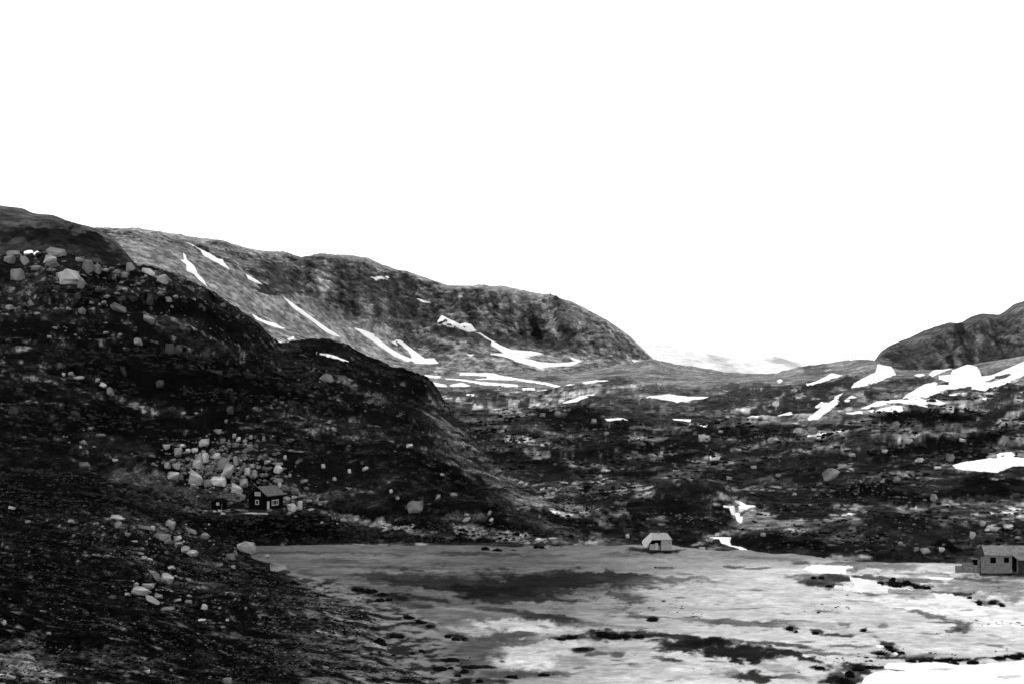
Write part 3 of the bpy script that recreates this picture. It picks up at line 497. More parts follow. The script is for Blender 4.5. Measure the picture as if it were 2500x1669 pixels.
D_STR = [
    # slope texture and outcrops; rockfall hollows get painted shade
    (110, 655, 130, 24, 3, .16, .5), (60, 700, 80, 20, 0, .10, .5), (300, 690, 160, 8, 5, .015, .8), (200, 720, 150, 10, 0, .02, .7), (330, 740, 120, 10, 10, .02, .7), (150, 780, 160, 10, 3, .10, .5), (130, 760, 60, 6, -5, .14, .5),
    (430, 785, 60, 8, 5, .16, .6), (420, 800, 50, 6, -5, .14, .5), (480, 830, 90, 7, 18, .12, .6), (560, 830, 80, 18, 25, .03, .7), (610, 800, 60, 20, 35, .05, .7), (660, 870, 100, 6, 25, .13, .6), (560, 870, 90, 5, 22, .16, .5), (480, 760, 90, 10, 15, .015, .8),
    (700, 850, 30, 5, -8, .28, .6), (750, 838, 60, 3, 3, .22, .5), (800, 845, 90, 10, 12, .035, .8), (930, 895, 80, 18, 22, .02, .9), (1010, 930, 50, 22, 35, .015, .9), (880, 880, 60, 4, 25, .14, .5), (850, 895, 50, 4, 20, .13, .5),
    (860, 940, 40, 6, 30, .26, .6), (920, 975, 30, 12, 20, .33, .7), (840, 930, 30, 8, 30, .3, .6), (960, 990, 70, 10, 25, .10, .5), (780, 920, 60, 9, 25, .07, .5), (700, 930, 90, 6, 25, .10, .5), (1000, 1000, 60, 14, 35, .05, .6), (1080, 1010, 30, 20, 50, .10, .5), (1060, 960, 20, 10, 50, .12, .5),
    (960, 1050, 120, 20, 25, .05, .5), (600, 920, 160, 40, 15, .012, .8), (350, 900, 180, 60, 5, .012, .85), (480, 980, 160, 30, 10, .010, .8), (200, 860, 160, 30, 5, .02, .7), (100, 960, 120, 30, 10, .035, .5), (170, 960, 60, 8, 35, .13, .5), (240, 950, 50, 6, 35, .14, .4),
    (60, 1000, 60, 10, 5, .10, .4), (250, 1020, 100, 30, 10, .015, .8), (240, 1065, 60, 8, 5, .15, .6), (330, 1090, 70, 14, 5, .13, .6), (210, 1090, 50, 14, 0, .14, .6), (300, 1120, 60, 14, 15, .12, .5), (200, 1135, 30, 12, 0, .13, .5),
    (360, 1170, 90, 22, 10, .20, .8), (300, 1190, 60, 20, 0, .12, .6), (420, 1195, 90, 14, 8, .17, .6), (520, 1205, 80, 10, 5, .20, .6), (450, 1230, 90, 9, 0, .14, .6), (570, 1205, 30, 10, 0, .26, .6), (100, 1150, 160, 60, 15, .035, .7), (60, 1300, 140, 60, 10, .022, .8),
    (390, 1110, 28, 22, 0, .015, .9), (470, 1140, 14, 14, 0, .02, .7), (505, 1150, 34, 8, -5, .012, .9), (560, 1170, 14, 16, 0, .012, .9), (625, 1165, 40, 16, 0, .015, .9), (680, 1158, 20, 10, 0, .008, .9), (640, 1110, 60, 30, 10, .05, .5),  # near-black strokes paint the shade of hollows among the boulders
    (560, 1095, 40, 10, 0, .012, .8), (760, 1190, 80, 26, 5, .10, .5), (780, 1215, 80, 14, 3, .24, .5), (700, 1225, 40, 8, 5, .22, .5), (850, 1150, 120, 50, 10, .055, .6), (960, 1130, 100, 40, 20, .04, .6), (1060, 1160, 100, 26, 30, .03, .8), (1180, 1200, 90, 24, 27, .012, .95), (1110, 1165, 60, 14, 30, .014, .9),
    (1080, 1090, 60, 12, 40, .24, .6), (1160, 1140, 80, 13, 38, .27, .7), (1230, 1200, 60, 9, 35, .30, .6), (1225, 1165, 75, 17, 36, .36, .9), (1290, 1212, 75, 18, 34, .46, .9), (1350, 1250, 60, 12, 30, .48, .9), (1150, 1110, 60, 12, 42, .30, .7), (1400, 1268, 40, 6, 10, .34, .8), (1130, 1060, 40, 16, 45, .14, .6), (1130, 1210, 60, 16, 10, .05, .6), (980, 1200, 100, 16, 5, .07, .5), (900, 1225, 60, 16, 0, .10, .5), (870, 1270, 80, 8, 8, .30, .7), (830, 1255, 60, 5, 10, .30, .6),
    (620, 1246, 90, 4, 1, .26, .9), (480, 1247, 60, 3, 0, .26, .7), (560, 1252, 120, 4, 0, .16, .8), (620, 1262, 140, 6, 2, .08, .8), (660, 1285, 150, 14, 3, .012, .95), (800, 1300, 60, 22, 20, .014, .95), (560, 1275, 90, 12, 0, .02, .9), (500, 1262, 80, 10, 5, .05, .7), (770, 1250, 60, 4, 10, .28, .6),
    (700, 1315, 110, 10, 0, .05, .7), (600, 1300, 60, 10, 0, .04, .7), (920, 1300, 110, 14, 5, .17, .6), (880, 1280, 70, 6, 6, .16, .6), (960, 1285, 110, 9, 8, .46, .8), (1200, 1300, 110, 12, 8, .42, .8), (1060, 1305, 50, 7, 5, .32, .7), (1050, 1265, 70, 8, 5, .12, .6), (1130, 1260, 60, 10, -5, .30, .5), (1080, 1300, 60, 7, 15, .08, .8), (1110, 1330, 80, 9, 6, .07, .8), (1020, 1335, 160, 8, 4, .12, .7), (860, 1325, 120, 10, 2, .18, .6),
    (1180, 1290, 60, 10, 15, .30, .6), (1240, 1312, 60, 9, 0, .38, .6), (1240, 1345, 60, 9, 8, .08, .8), (1340, 1290, 80, 22, 10, .06, .8), (1300, 1265, 60, 12, 20, .10, .6),
    # foreground spur
    (360, 1290, 70, 12, 8, .26, .7), (450, 1295, 60, 8, 20, .30, .6), (560, 1330, 60, 6, 18, .20, .5), (320, 1275, 40, 10, 15, .14, .6), (350, 1320, 120, 12, 10, .04, .7), (540, 1320, 80, 8, 18, .02, .8), (200, 1260, 90, 16, 10, .05, .6), (530, 1385, 70, 7, 15, .26, .5), (480, 1370, 50, 5, 10, .22, .5),
    (300, 1340, 60, 6, 10, .2, .5), (240, 1400, 60, 5, 5, .18, .6), (340, 1375, 60, 5, 5, .17, .5), (520, 1425, 60, 6, -10, .24, .6), (590, 1410, 60, 7, 20, .12, .5), (640, 1370, 100, 12, 25, .03, .7), (690, 1420, 90, 20, 25, .025, .8), (760, 1460, 80, 14, 20, .09, .5), (610, 1435, 60, 9, 0, .03, .7),
    (640, 1360, 16, 8, 20, .28, .6), (430, 1440, 60, 5, 5, .11, .5), (280, 1460, 40, 8, 0, .10, .6), (660, 1440, 60, 4, 4, .22, .5), (700, 1470, 60, 6, 12, .2, .5), (750, 1500, 60, 6, 18, .26, .6), (690, 1490, 60, 8, 15, .17, .5), (100, 1450, 120, 30, 10, .025, .8), (180, 1380, 120, 20, 8, .03, .7),
    (800, 1475, 50, 8, 30, .3, .6), (850, 1510, 60, 9, 30, .34, .6), (820, 1530, 60, 7, 15, .10, .7), (760, 1555, 90, 6, 8, .30, .6), (560, 1550, 60, 5, 10, .30, .6), (640, 1560, 90, 5, 5, .26, .5), (700, 1600, 60, 10, 5, .20, .5), (850, 1560, 50, 10, 10, .34, .6), (600, 1530, 90, 8, 10, .05, .6), (740, 1580, 120, 8, 5, .03, .7),
    (860, 1590, 60, 12, 20, .045, .7), (950, 1630, 60, 16, 25, .03, .8), (900, 1650, 80, 12, 10, .04, .7), (780, 1640, 100, 14, 5, .03, .7), (640, 1640, 90, 14, 5, .05, .6), (880, 1530, 30, 12, 40, .4, .5), (930, 1585, 50, 10, 20, .42, .6), (980, 1610, 40, 7, 30, .4, .6),
    (420, 1540, 60, 6, 5, .03, .6), (200, 1570, 90, 14, 5, .02, .8), (350, 1520, 120, 8, 5, .10, .4), (60, 1560, 60, 8, -20, .22, .6), (40, 1600, 60, 22, -20, .30, .8), (60, 1640, 90, 20, 0, .36, .8), (110, 1610, 50, 12, 0, .26, .6), (260, 1590, 90, 14, -8, .20, .7), (300, 1615, 90, 14, 0, .26, .7), (330, 1640, 50, 6, 0, .30, .7),
    (200, 1655, 50, 12, 10, .05, .8), (170, 1635, 30, 8, 0, .08, .6), (500, 1600, 30, 12, 10, .16, .5), (430, 1600, 30, 10, 0, .20, .5), (520, 1635, 60, 5, 0, .22, .5), (480, 1660, 90, 8, 0, .05, .6)]
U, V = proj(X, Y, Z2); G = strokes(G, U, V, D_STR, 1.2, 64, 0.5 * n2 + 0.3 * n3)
_rim = None
G = G * np.clip(1.12 + 0.8 * n3 + 0.7 * n2 + .6 * n1, 0.3, 2.4) + 0.05 * sst(.25, .6, n3) * sst(640, 300, Y)
edge = sst(7.0, 0.0, Z + 9 * n1 + 4 * n2) * sst(370, 330, Y) * sst(640, 800, U)
ns = fbm(X, Y, 5, 4, 58, gain=.6, sx=0.9)
G = lerp(G, lerp(0.06, 0.36 + 0.25 * ns + .1 * n2, sst(-.12, .1, ns)), edge * 0.85)
rim = sst(150, 20, V - lin(D_CREST, U)) * np.maximum(sst(1065, 1100, U), sst(1000, 1060, U) * sst(955, 985, V))
G = lerp(G, np.clip(0.22 + 0.5 * n2 + .3 * n1, .06, .42), rim * 0.85)
grass = 0.36 + .1 * n1 + .08 * n2
G = np.clip(lerp(grass, G, sst(-1.0, 0.6, Z + 1.1 * n2)), 0.004, 0.6)
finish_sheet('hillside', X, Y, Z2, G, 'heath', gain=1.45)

# ------------------------------------------------------------------ meadow on the valley floor
X, Y, Z = make_grid([([(-900, 2400), (3400, 2400)], ('z', 0.0), 16), ([(-900, 1700), (3400, 1700)], ('z', 0.0), 170), ([(-900, 1330), (3400, 1330)], ('z', 0.0), 1)] and
    [([(-900, 2400), (3400, 2400)], [(-900, 115), (3400, 115)], 16), ([(-900, 1690), (3400, 1690)], [(0, 219.7), (1, 219.7)], 1)], 0, 10, 10, 1, 0, 0)
u = np.arange(280, 2880, 2.4)
v = np.concatenate([np.linspace(3000, 1700, 40), np.arange(1697, 1328, -1.8)])
Uu, Vv = np.meshgrid(u, v)
Yy = y_at(Vv, 0.0); X, Y, Z = [np.array(a) for a in unproj(Uu, Vv, Yy)]
U, V = Uu, Vv
near = sst(330, 230, Y)
d = 0.45 * fbm(X, Y, 34, 4, 71) + 0.30 * near * fbm(X, Y, 9, 4, 72, gain=.6, sx=1.5) + 0.12 * fbm(X, Y, 4, 3, 73)
def line_bump(path, w, h):
    global d
    p = np.array([unproj(a, b, y_at(b, 0.0))[:2] for a, b in path], float)
    best = np.full(X.shape, 1e9)
    for a, b in zip(p[:-1], p[1:]):
        ab = b - a; t = np.clip(((X - a[0]) * ab[0] + (Y - a[1]) * ab[1]) / (ab @ ab), 0, 1)
        best = np.minimum(best, np.hypot(X - a[0] - t * ab[0], Y - a[1] - t * ab[1]))
    d = d + h * np.exp(-(best / w) ** 2)
line_bump([(2205, 1598), (2330, 1606), (2400, 1608), (2600, 1592)], 1.6, 0.7)
line_bump([(2150, 1578), (2200, 1592)], 1.5, 0.7)
line_bump([(1990, 1412), (2080, 1408), (2150, 1418), (2260, 1430)], 2.5, 0.6)
line_bump([(1640, 1568), (1760, 1562), (1900, 1590), (2010, 1628)], 3.0, 1.0)
line_bump([(1430, 1553), (1600, 1545)], 2.5, 0.8)
line_bump([(1230, 1500), (1430, 1510)], 2.5, 0.3)
n1 = fbm(X, Y, 40, 5, 74, gain=.6, sx=1.7); n2 = fbm(X, Y, 7, 5, 75, gain=.65, sx=1.6); n3 = fbm(X, Y, 2.2, 4, 76, gain=.7, sx=1.5)
G = lerp(0.37, 0.78, sst(1150, 1950, U + 1.2 * (V - 1450))) + 0.10 * n1 + .06 * n2
G = lerp(G, 0.55 + .1 * n1, sst(1390, 1350, V) * sst(1500, 1800, U))
M_STR = [
    (1605, 1343, 62, 6, 0, .12, .9), (1520, 1350, 60, 4, 0, .3, .6), (800, 1350, 200, 4, 1, .22, .7), (1180, 1352, 120, 5, 2, .2, .7), (1330, 1356, 60, 5, 0, .3, .6), (2080, 1372, 90, 5, -4, .3, .6), (1880, 1362, 90, 4, 2, .38, .6), (2434, 1394, 60, 4, 0, .10, .8),
    (900, 1358, 200, 7, 1, .46, .7), (840, 1370, 60, 5, 2, .25, .7), (958, 1384, 170, 3, 1, .27, .6), (997, 1393, 220, 5, 1, .43, .6), (800, 1400, 120, 5, 3, .30, .5), (1050, 1375, 200, 3, 1, .33, .5),
    (1000, 1412, 130, 14, 4, .18, .85), (1200, 1432, 330, 34, 3, .22, .8), (1060, 1425, 130, 16, 3, .15, .85), (1180, 1428, 90, 14, 0, .16, .8), (1420, 1412, 190, 20, 2, .17, .85), (1100, 1402, 120, 4, 2, .33, .6), (1265, 1405, 90, 6, 2, .24, .6), (1215, 1447, 180, 16, 2, .09, .92), (1313, 1421, 140, 18, 0, .12, .88), (1431, 1409, 140, 14, 0, .14, .88),
    (1500, 1406, 70, 11, 0, .19, .8), (1274, 1461, 120, 7, 0, .18, .8), (1350, 1445, 60, 8, 0, .2, .7), (1522, 1455, 45, 11, 15, .24, .75), (1560, 1420, 60, 6, 0, .34, .6), (1057, 1445, 70, 8, 3, .46, .8), (1431, 1453, 70, 8, 0, .46, .8),
    (950, 1432, 60, 5, 3, .42, .6), (1392, 1473, 130, 5, 0, .5, .7), (1230, 1478, 90, 5, 2, .42, .5), (1060, 1475, 120, 10, 5, .38, .6), (1143, 1488, 90, 4, 6, .5, .7), (1345, 1508, 100, 10, 7, .18, .9), (1270, 1496, 50, 6, 10, .22, .7), (1195, 1486, 34, 4, 4, .24, .8), (1242, 1488, 20, 4, 0, .2, .8),
    (1550, 1500, 26, 6, 20, .33, .6), (1470, 1490, 90, 5, 4, .42, .5), (1430, 1525, 120, 5, 3, .36, .6), (1254, 1526, 120, 14, 3, .76, .9), (1345, 1537, 100, 12, 0, .74, .85), (1150, 1539, 70, 10, 8, .68, .8), (1100, 1520, 60, 6, 5, .4, .6), (997, 1504, 70, 5, 25, .52, .8), (1080, 1500, 50, 5, 5, .42, .6),
    (1254, 1549, 60, 8, -5, .27, .8), (1214, 1571, 90, 14, 0, .28, .8), (1226, 1599, 44, 8, 0, .2, .8), (1136, 1590, 90, 12, 5, .28, .7), (1140, 1615, 70, 8, 0, .3, .6), (1057, 1547, 80, 13, 10, .52, .8), (1030, 1575, 60, 8, 20, .5, .7), (1313, 1605, 100, 30, 0, .80, .9), (1400, 1575, 130, 11, 0, .74, .85), (1510, 1583, 90, 9, 3, .62, .7),
    (1412, 1612, 60, 12, 0, .5, .6), (1254, 1646, 90, 8, 0, .22, .7), (1353, 1642, 50, 5, 0, .22, .7), (1392, 1555, 46, 7, -6, .15, .85), (1495, 1550, 60, 12, 0, .11, .9), (1590, 1548, 70, 8, 0, .15, .85), (1420, 1584, 26, 5, 0, .10, .8), (1459, 1594, 26, 6, 0, .24, .7), (1507, 1596, 18, 7, 0, .2, .7),
    (1660, 1583, 60, 10, 0, .10, .9), (1550, 1620, 22, 4, 5, .25, .7), (1629, 1609, 24, 4, 5, .25, .7), (1593, 1510, 15, 4, 0, .02, 1), (1035, 1508, 55, 6, 24, .55, .8), (1045, 1553, 70, 11, 14, .52, .8), (990, 1578, 55, 8, 28, .50, .8), (1010, 1618, 60, 7, 24, .5, .75), (1060, 1650, 60, 8, 10, .5, .6), (930, 1567, 20, 16, 0, .025, .9), (970, 1549, 26, 8, 0, .07, .9), (1029, 1520, 40, 9, 18, .09, .85), (1116, 1555, 28, 6, 15, .06, .9), (1100, 1609, 36, 4, 0, .05, .9),
    (1167, 1627, 40, 4, 0, .035, .9), (1084, 1628, 30, 5, 5, .04, .9), (1136, 1638, 18, 7, 0, .05, .9), (1057, 1462, 40, 5, 8, .12, .8), (938, 1453, 80, 11, 7, .06, .9), (1000, 1475, 50, 10, 10, .16, .7), (1021, 1595, 28, 8, 10, .10, .8), (1180, 1662, 60, 8, 0, .09, .8), (1060, 1655, 40, 8, 0, .14, .6),
    (1638, 1414, 110, 8, 0, .32, .7), (1623, 1384, 26, 3, 0, .28, .8), (1788, 1383, 24, 3, 0, .3, .8), (1845, 1387, 34, 3, 0, .33, .8), (1952, 1373, 22, 5, 0, .33, .8), (1700, 1365, 160, 6, 1, .58, .6), (1850, 1455, 260, 28, 2, .80, .5), (1700, 1450, 160, 20, 3, .72, .5),
    (2006, 1414, 55, 11, 0, .22, .9), (2060, 1408, 40, 9, 0, .2, .85), (2014, 1427, 42, 7, 5, .2, .85), (2090, 1420, 16, 5, 40, .25, .8), (1970, 1405, 50, 5, 0, .35, .7), (2140, 1408, 50, 5, 0, .25, .8), (2175, 1418, 50, 9, 0, .2, .85), (2200, 1425, 60, 8, 2, .06, .95), (2250, 1430, 34, 6, 5, .05, .9), (2250, 1415, 60, 6, 5, .3, .7),
    (2132, 1449, 34, 4, 5, .35, .8), (2213, 1445, 60, 10, 0, .52, .8), (2150, 1380, 90, 14, 0, .42, .7), (2260, 1400, 60, 6, 0, .5, .6), (2404, 1432, 130, 26, 3, .50, .8), (2397, 1414, 60, 6, 4, .27, .8), (2347, 1450, 26, 6, 0, .16, .85), (2300, 1448, 30, 6, 5, .3, .7), (2416, 1472, 40, 7, 5, .3, .7), (2391, 1470, 7, 6, 0, .03, .9),
    (2424, 1469, 13, 4, 0, .06, .9), (2445, 1476, 9, 4, 0, .04, .9), (2462, 1392, 90, 9, 0, .22, .8), (2480, 1412, 60, 6, 0, .5, .6), (2244, 1496, 90, 4, 15, .34, .85), (2190, 1484, 40, 2, 12, .5, .7), (2351, 1529, 30, 9, 8, .3, .85), (2330, 1537, 22, 5, -10, .26, .8), (2431, 1552, 26, 4, 10, .45, .7), (2150, 1520, 120, 18, 0, .78, .5), (2300, 1488, 170, 14, 8, .93, .85), (2420, 1510, 120, 20, 8, .93, .85), (2180, 1468, 90, 8, 3, .9, .7), (2260, 1497, 60, 3, 14, .40, .7),
    (2360, 1565, 160, 22, 3, .76, .6), (2200, 1560, 90, 12, 5, .66, .5), (1811, 1520, 100, 9, 2, .30, .75), (1720, 1512, 60, 6, 3, .34, .6), (1930, 1533, 17, 9, 10, .2, .85), (1991, 1541, 15, 6, 0, .14, .85), (2048, 1550, 44, 4, 2, .18, .85), (2110, 1537, 9, 5, 0, .12, .9), (2155, 1528, 14, 7, 0, .4, .7), (2060, 1523, 16, 5, 0, .33, .7),
    (1980, 1525, 90, 9, 3, .5, .5), (1669, 1571, 80, 9, 4, .10, .9), (1792, 1590, 120, 19, 6, .09, .95), (1734, 1564, 70, 9, 4, .08, .9), (1945, 1600, 100, 8, 14, .10, .9), (1868, 1568, 110, 5, 5, .2, .8), (1638, 1552, 70, 6, 2, .13, .85), (1998, 1629, 26, 5, 5, .04, .9), (1837, 1652, 60, 11, 5, .12, .9), (1926, 1652, 44, 8, 0, .35, .7),
    (1623, 1608, 32, 4, 3, .2, .8), (2060, 1575, 60, 4, 3, .25, .7), (2021, 1594, 70, 4, 3, .3, .7), (1960, 1580, 60, 3, 8, .3, .6), (2171, 1572, 30, 9, 20, .13, .85), (2175, 1584, 26, 5, 20, .02, .95), (2150, 1594, 24, 5, 5, .05, .9), (2200, 1605, 60, 4, 2, .08, .85), (2301, 1610, 95, 5, 2, .02, .98), (2462, 1603, 70, 4, -4, .03, .95), (2540, 1596, 80, 5, -3, .03, .95),  # river bank strokes paint the shaded bank face near-black
    (2067, 1644, 50, 18, 0, .2, .85), (2052, 1662, 50, 10, 0, .05, .9), (2110, 1640, 30, 8, 10, .1, .8), (2120, 1626, 40, 5, 5, .05, .9), (2180, 1633, 30, 3, 5, .15, .6), (1650, 1635, 110, 24, 3, .72, .6), (1500, 1640, 110, 20, 0, .68, .6), (1740, 1650, 60, 12, 0, .68, .6), (1900, 1630, 60, 8, 8, .5, .5)]
U, V = proj(X, Y, Z + d); G = strokes(G, U, V, M_STR, 0.9, 66, 0.6 * n2 + 0.45 * n3, soft=0.30)
G = G * (1 + 0.16 * n3 + 0.10 * n2) - 0.35 * sst(.30, .55, fbm(X, Y, 5, 3, 77, sx=1.5)) * sst(1300, 1500, V) * sst(.3, .6, G)
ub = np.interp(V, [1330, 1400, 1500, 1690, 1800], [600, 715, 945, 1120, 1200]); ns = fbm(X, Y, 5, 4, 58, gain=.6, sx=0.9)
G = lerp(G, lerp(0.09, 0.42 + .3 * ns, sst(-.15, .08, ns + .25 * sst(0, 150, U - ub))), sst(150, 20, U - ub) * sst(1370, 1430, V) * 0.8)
G = np.clip(G, 0.015, 0.95)
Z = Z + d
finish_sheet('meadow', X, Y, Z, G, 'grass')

# ------------------------------------------------------------------ patches that lie on a sheet (snow, water)
def inside_sd(px, py, poly):
    """signed distance (positive inside) of points to a polygon"""
    poly = np.array(poly, float); n = len(poly); best = np.full(px.shape, 1e9); ins = np.zeros(px.shape, bool)
    for i in range(n):
        a, b = poly[i], poly[(i + 1) % n]; ab = b - a
        t = np.clip(((px - a[0]) * ab[0] + (py - a[1]) * ab[1]) / (ab @ ab + 1e-9), 0, 1)
        best = np.minimum(best, np.hypot(px - a[0] - t * ab[0], py - a[1] - t * ab[1]))
        if a[1] != b[1]:
            c = ((a[1] > py) != (b[1] > py)) & (px < (b[0] - a[0]) * (py - a[1]) / (b[1] - a[1]) + a[0]); ins ^= c
    return np.where(ins, best, -best)
def upsample(A, k):
    r, c = A.shape
    ri = np.linspace(0, r - 1, (r - 1) * k + 1); ci = np.linspace(0, c - 1, (c - 1) * k + 1)
    r0 = np.minimum(ri.astype(int), r - 2); c0 = np.minimum(ci.astype(int), c - 2); fr = (ri - r0)[:, None]; fc = (ci - c0)[None]
    return (A[r0][:, c0] * (1 - fr) * (1 - fc) + A[r0 + 1][:, c0] * fr * (1 - fc) + A[r0][:, c0 + 1] * (1 - fr) * fc + A[r0 + 1][:, c0 + 1] * fr * fc)
def patch(name, sheet, poly, mat, thick_px=1.0, k=3, rag=1.6, holes=(), soft=3.0, flat=3, **props):
    Xs, Ys, Zs, Us, Vs = SHEETS[sheet]
    P = np.array(poly, float); m = 8
    box = (Us > P[:, 0].min() - m) & (Us < P[:, 0].max() + m) & (Vs > P[:, 1].min() - m) & (Vs < P[:, 1].max() + m)
    if not box.any(): print('EMPTY PATCH', name, poly[0]); return None
    r = np.where(box.any(1))[0]; c = np.where(box.any(0))[0]
    r0, r1, c0, c1 = max(0, r[0] - 1), r[-1] + 2, max(0, c[0] - 1), c[-1] + 2
    sub = [upsample(a[r0:r1, c0:c1], k) for a in (Xs, Ys, Zs)]
    x, y, z = [blur(blur(a, flat, 0), flat, 1) for a in sub]
    uu, vv = proj(x, y, z)
    jx = rag * fbm(uu, vv, 14, 4, 81, gain=.7); jy = rag * fbm(vv, uu, 12, 4, 82, gain=.7)
    sd_ = inside_sd(uu + jx, vv + jy, poly)
    for h in holes: sd_ = np.minimum(sd_, -inside_sd(uu + jx, vv + jy, h))
    px = y / F
    nrm = grid_normal(x, y, z); nrm = 0.5 * nrm + np.array([0, -0.25, 0.6]); nrm /= np.linalg.norm(nrm, axis=-1, keepdims=True)
    h = px * thick_px * np.clip(sd_ / soft, -1.2, 1.0) + px * 0.15 * thick_px
    x2, y2, z2 = x + nrm[..., 0] * h, y + nrm[..., 1] * h, z + nrm[..., 2] * h
    keep = sd_ > -soft * 0.55
    fm = keep[:-1, :-1] | keep[1:, :-1] | keep[:-1, 1:] | keep[1:, 1:]
    if not fm.any(): print('NO FACES', name); return None
    lab = np.where(fm, np.arange(fm.size).reshape(fm.shape) + 1, 0)
    for _ in range(4000):
        p = np.pad(lab, 1); nb = np.maximum.reduce([p[1:-1, 1:-1], p[:-2, 1:-1], p[2:, 1:-1], p[1:-1, :-2], p[1:-1, 2:]])
        nb = np.where(fm, nb, 0)
        if (nb == lab).all(): break
        lab = nb
    ids, cnt = np.unique(lab[fm], return_counts=True); fm = lab == ids[cnt.argmax()]
    me_, used_ = mesh_from_grid(name, x2, y2, z2, fm)
    return add_obj(name, me_, mat, **props)
def cv(o, s, pts): return [(o[0] + a / s, o[1] + b / s) for a, b in pts]
za = lambda p: cv((400, 560), 3.915, p); zb = lambda p: cv((950, 720), 3.3557, p); zc = lambda p: cv((1850, 800), 3.6138, p); zd = lambda p: cv((1000, 940), 2.936, p)
ze = lambda p: cv((1600, 680), 2.61, p); zf = lambda p: cv((0, 580), 5.8725, p); zg = lambda p: cv((1900, 1350), 3.915, p); zh = lambda p: cv((1700, 1180), 7.84, p)
zi = lambda p: cv((800, 550), 2.61, p)
def snow(sheet, poly, label, holes=(), th=1.5, group='old snow patches on the mountainsides', **kw):
    patch('snow_patch', sheet, poly, 'snow', thick_px=th, holes=holes, label=label, category='snow patch', group=group, **kw)
snow('left_mountain', za([(215, 125), (350, 190), (460, 245), (520, 285), (565, 290), (570, 315), (630, 385), (540, 335), (450, 290), (375, 245), (350, 200), (290, 155)]), 'long snow streak slanting just under the skyline at upper left')
snow('left_mountain', za([(185, 225), (210, 250), (215, 285), (290, 350), (320, 420), (380, 490), (415, 545), (345, 490), (290, 430), (220, 395), (215, 335), (160, 290), (195, 295)]), 'wide upper-left snow streak ending at the dark hillside edge')
snow('left_mountain', za([(785, 430), (830, 455), (900, 495), (940, 528), (880, 510), (810, 475)]), 'short snow dash below the long skyline streak')
snow('left_mountain', za([(1140, 645), (1230, 705), (1310, 765), (1450, 865), (1560, 945), (1695, 1030), (1600, 1005), (1500, 945), (1430, 885), (1300, 795), (1230, 745)]), 'thin straight snow gully streak down the middle of the left mountain')
snow('left_mountain', za([(845, 810), (950, 868), (1070, 903), (1160, 950), (1060, 932), (960, 895), (880, 855)]), 'curved thin snow streak left of the straight gully streak')
snow('left_mountain', za([(1180, 1045), (1240, 1022), (1247, 1045), (1200, 1056)]), 'tiny snow spot at the foot of the left mountain streaks')
snow('hillside', za([(1465, 1172), (1600, 1196), (1680, 1222), (1760, 1258), (1600, 1226), (1510, 1199)]), 'thin snow line lying on the dark hillside shoulder', th=1.2)
snow('left_mountain', za([(1985, 455), (2145, 450), (2152, 466), (2060, 476), (2030, 487)]), 'small flat snow patch high on the left mountain cliff')
snow('left_mountain', zi([(570, 468), (640, 485), (655, 495), (600, 490)]), 'faint small snow patch above the large central snowfield')
snow('left_mountain', zi([(170, 652), (215, 665), (290, 690), (300, 710), (315, 715), (400, 785), (480, 828), (560, 860), (510, 866), (430, 835), (350, 780), (240, 705)]), 'broad slanting snow streak beside the grey scree fan')
snow('left_mountain', zi([(430, 728), (462, 730), (540, 790), (620, 848), (680, 848), (705, 878), (650, 882), (560, 877), (515, 850), (540, 845), (515, 800)]), 'snow wedge widening downwards to the right of the scree fan')
snow('left_mountain', zi([(408, 745), (430, 733), (446, 766)]), 'tiny snow triangle at the top of the scree fan')
snow('left_mountain', zb([(430, 168), (580, 240), (620, 228), (670, 238), (700, 280), (840, 370), (920, 415), (1000, 448), (1200, 463), (1265, 480), (1200, 492), (1100, 512), (1250, 553), (1380, 556), (1480, 550), (1590, 532), (1500, 578), (1300, 588), (1250, 602), (1180, 582), (1040, 545), (1000, 520), (940, 502), (830, 485), (840, 477), (945, 478), (835, 410), (840, 382), (700, 297), (640, 302), (540, 257), (400, 237), (395, 220)]), 'largest snowfield on the left mountain, narrow above and forked below', th=2.0)
snow('upland', zb([(40, 532), (200, 566), (490, 628), (480, 642), (300, 609), (150, 584)]), 'long thin snow line running from behind the hillside shoulder')
snow('upland', zb([(515, 633), (700, 628), (860, 638), (900, 655), (1120, 693), (1300, 718), (1420, 750), (1480, 728), (1525, 733), (1450, 757), (1580, 760), (1575, 773), (1490, 792), (1400, 778), (1210, 782), (1380, 764), (1300, 735), (1100, 707), (1050, 694), (840, 692), (710, 687), (805, 680), (800, 662), (540, 652)]), 'long winding snow band across the basin floor', th=2.0)
snow('upland', zb([(460, 683), (600, 688), (780, 713), (1055, 733), (1055, 750), (800, 737), (620, 704)]), 'straight snow band just below the long winding one')
snow('upland', zb([(865, 603), (960, 603), (1110, 598), (1125, 612), (960, 634), (880, 624)]), 'small flat snow patch between the snowfield and the winding band')
snow('upland', zb([(290, 652), (425, 665), (415, 680), (310, 670)]), 'short snow dash beside the hillside shoulder')
snow('upland', zb([(495, 733), (600, 718), (668, 742), (520, 748)]), 'low arched snow patch under the straight snow band')
snow('upland', zb([(625, 808), (690, 812), (732, 830), (675, 830)]), 'tiny slanting snow patch in the lower basin at left')
snow('upland', zb([(1425, 880), (1560, 830), (1680, 810), (1660, 824), (1540, 868)]), 'snow patch slanting up to the right in the basin centre', th=1.8)
snow('upland', zb([(1690, 793), (1755, 791), (1755, 804), (1700, 804)]), 'small snow spot at the end of the slanting basin patch')
snow('upland', zb([(1900, 798), (1950, 768), (2055, 743), (2040, 765), (1980, 793), (1930, 806)]), 'bright slanting snow patch left of the saddle')
snow('upland', zd([(1700, 80), (1860, 63), (1940, 78), (2150, 83), (2100, 97), (1920, 117), (1800, 97)]), 'wide flat snow patch below the saddle', th=1.8)
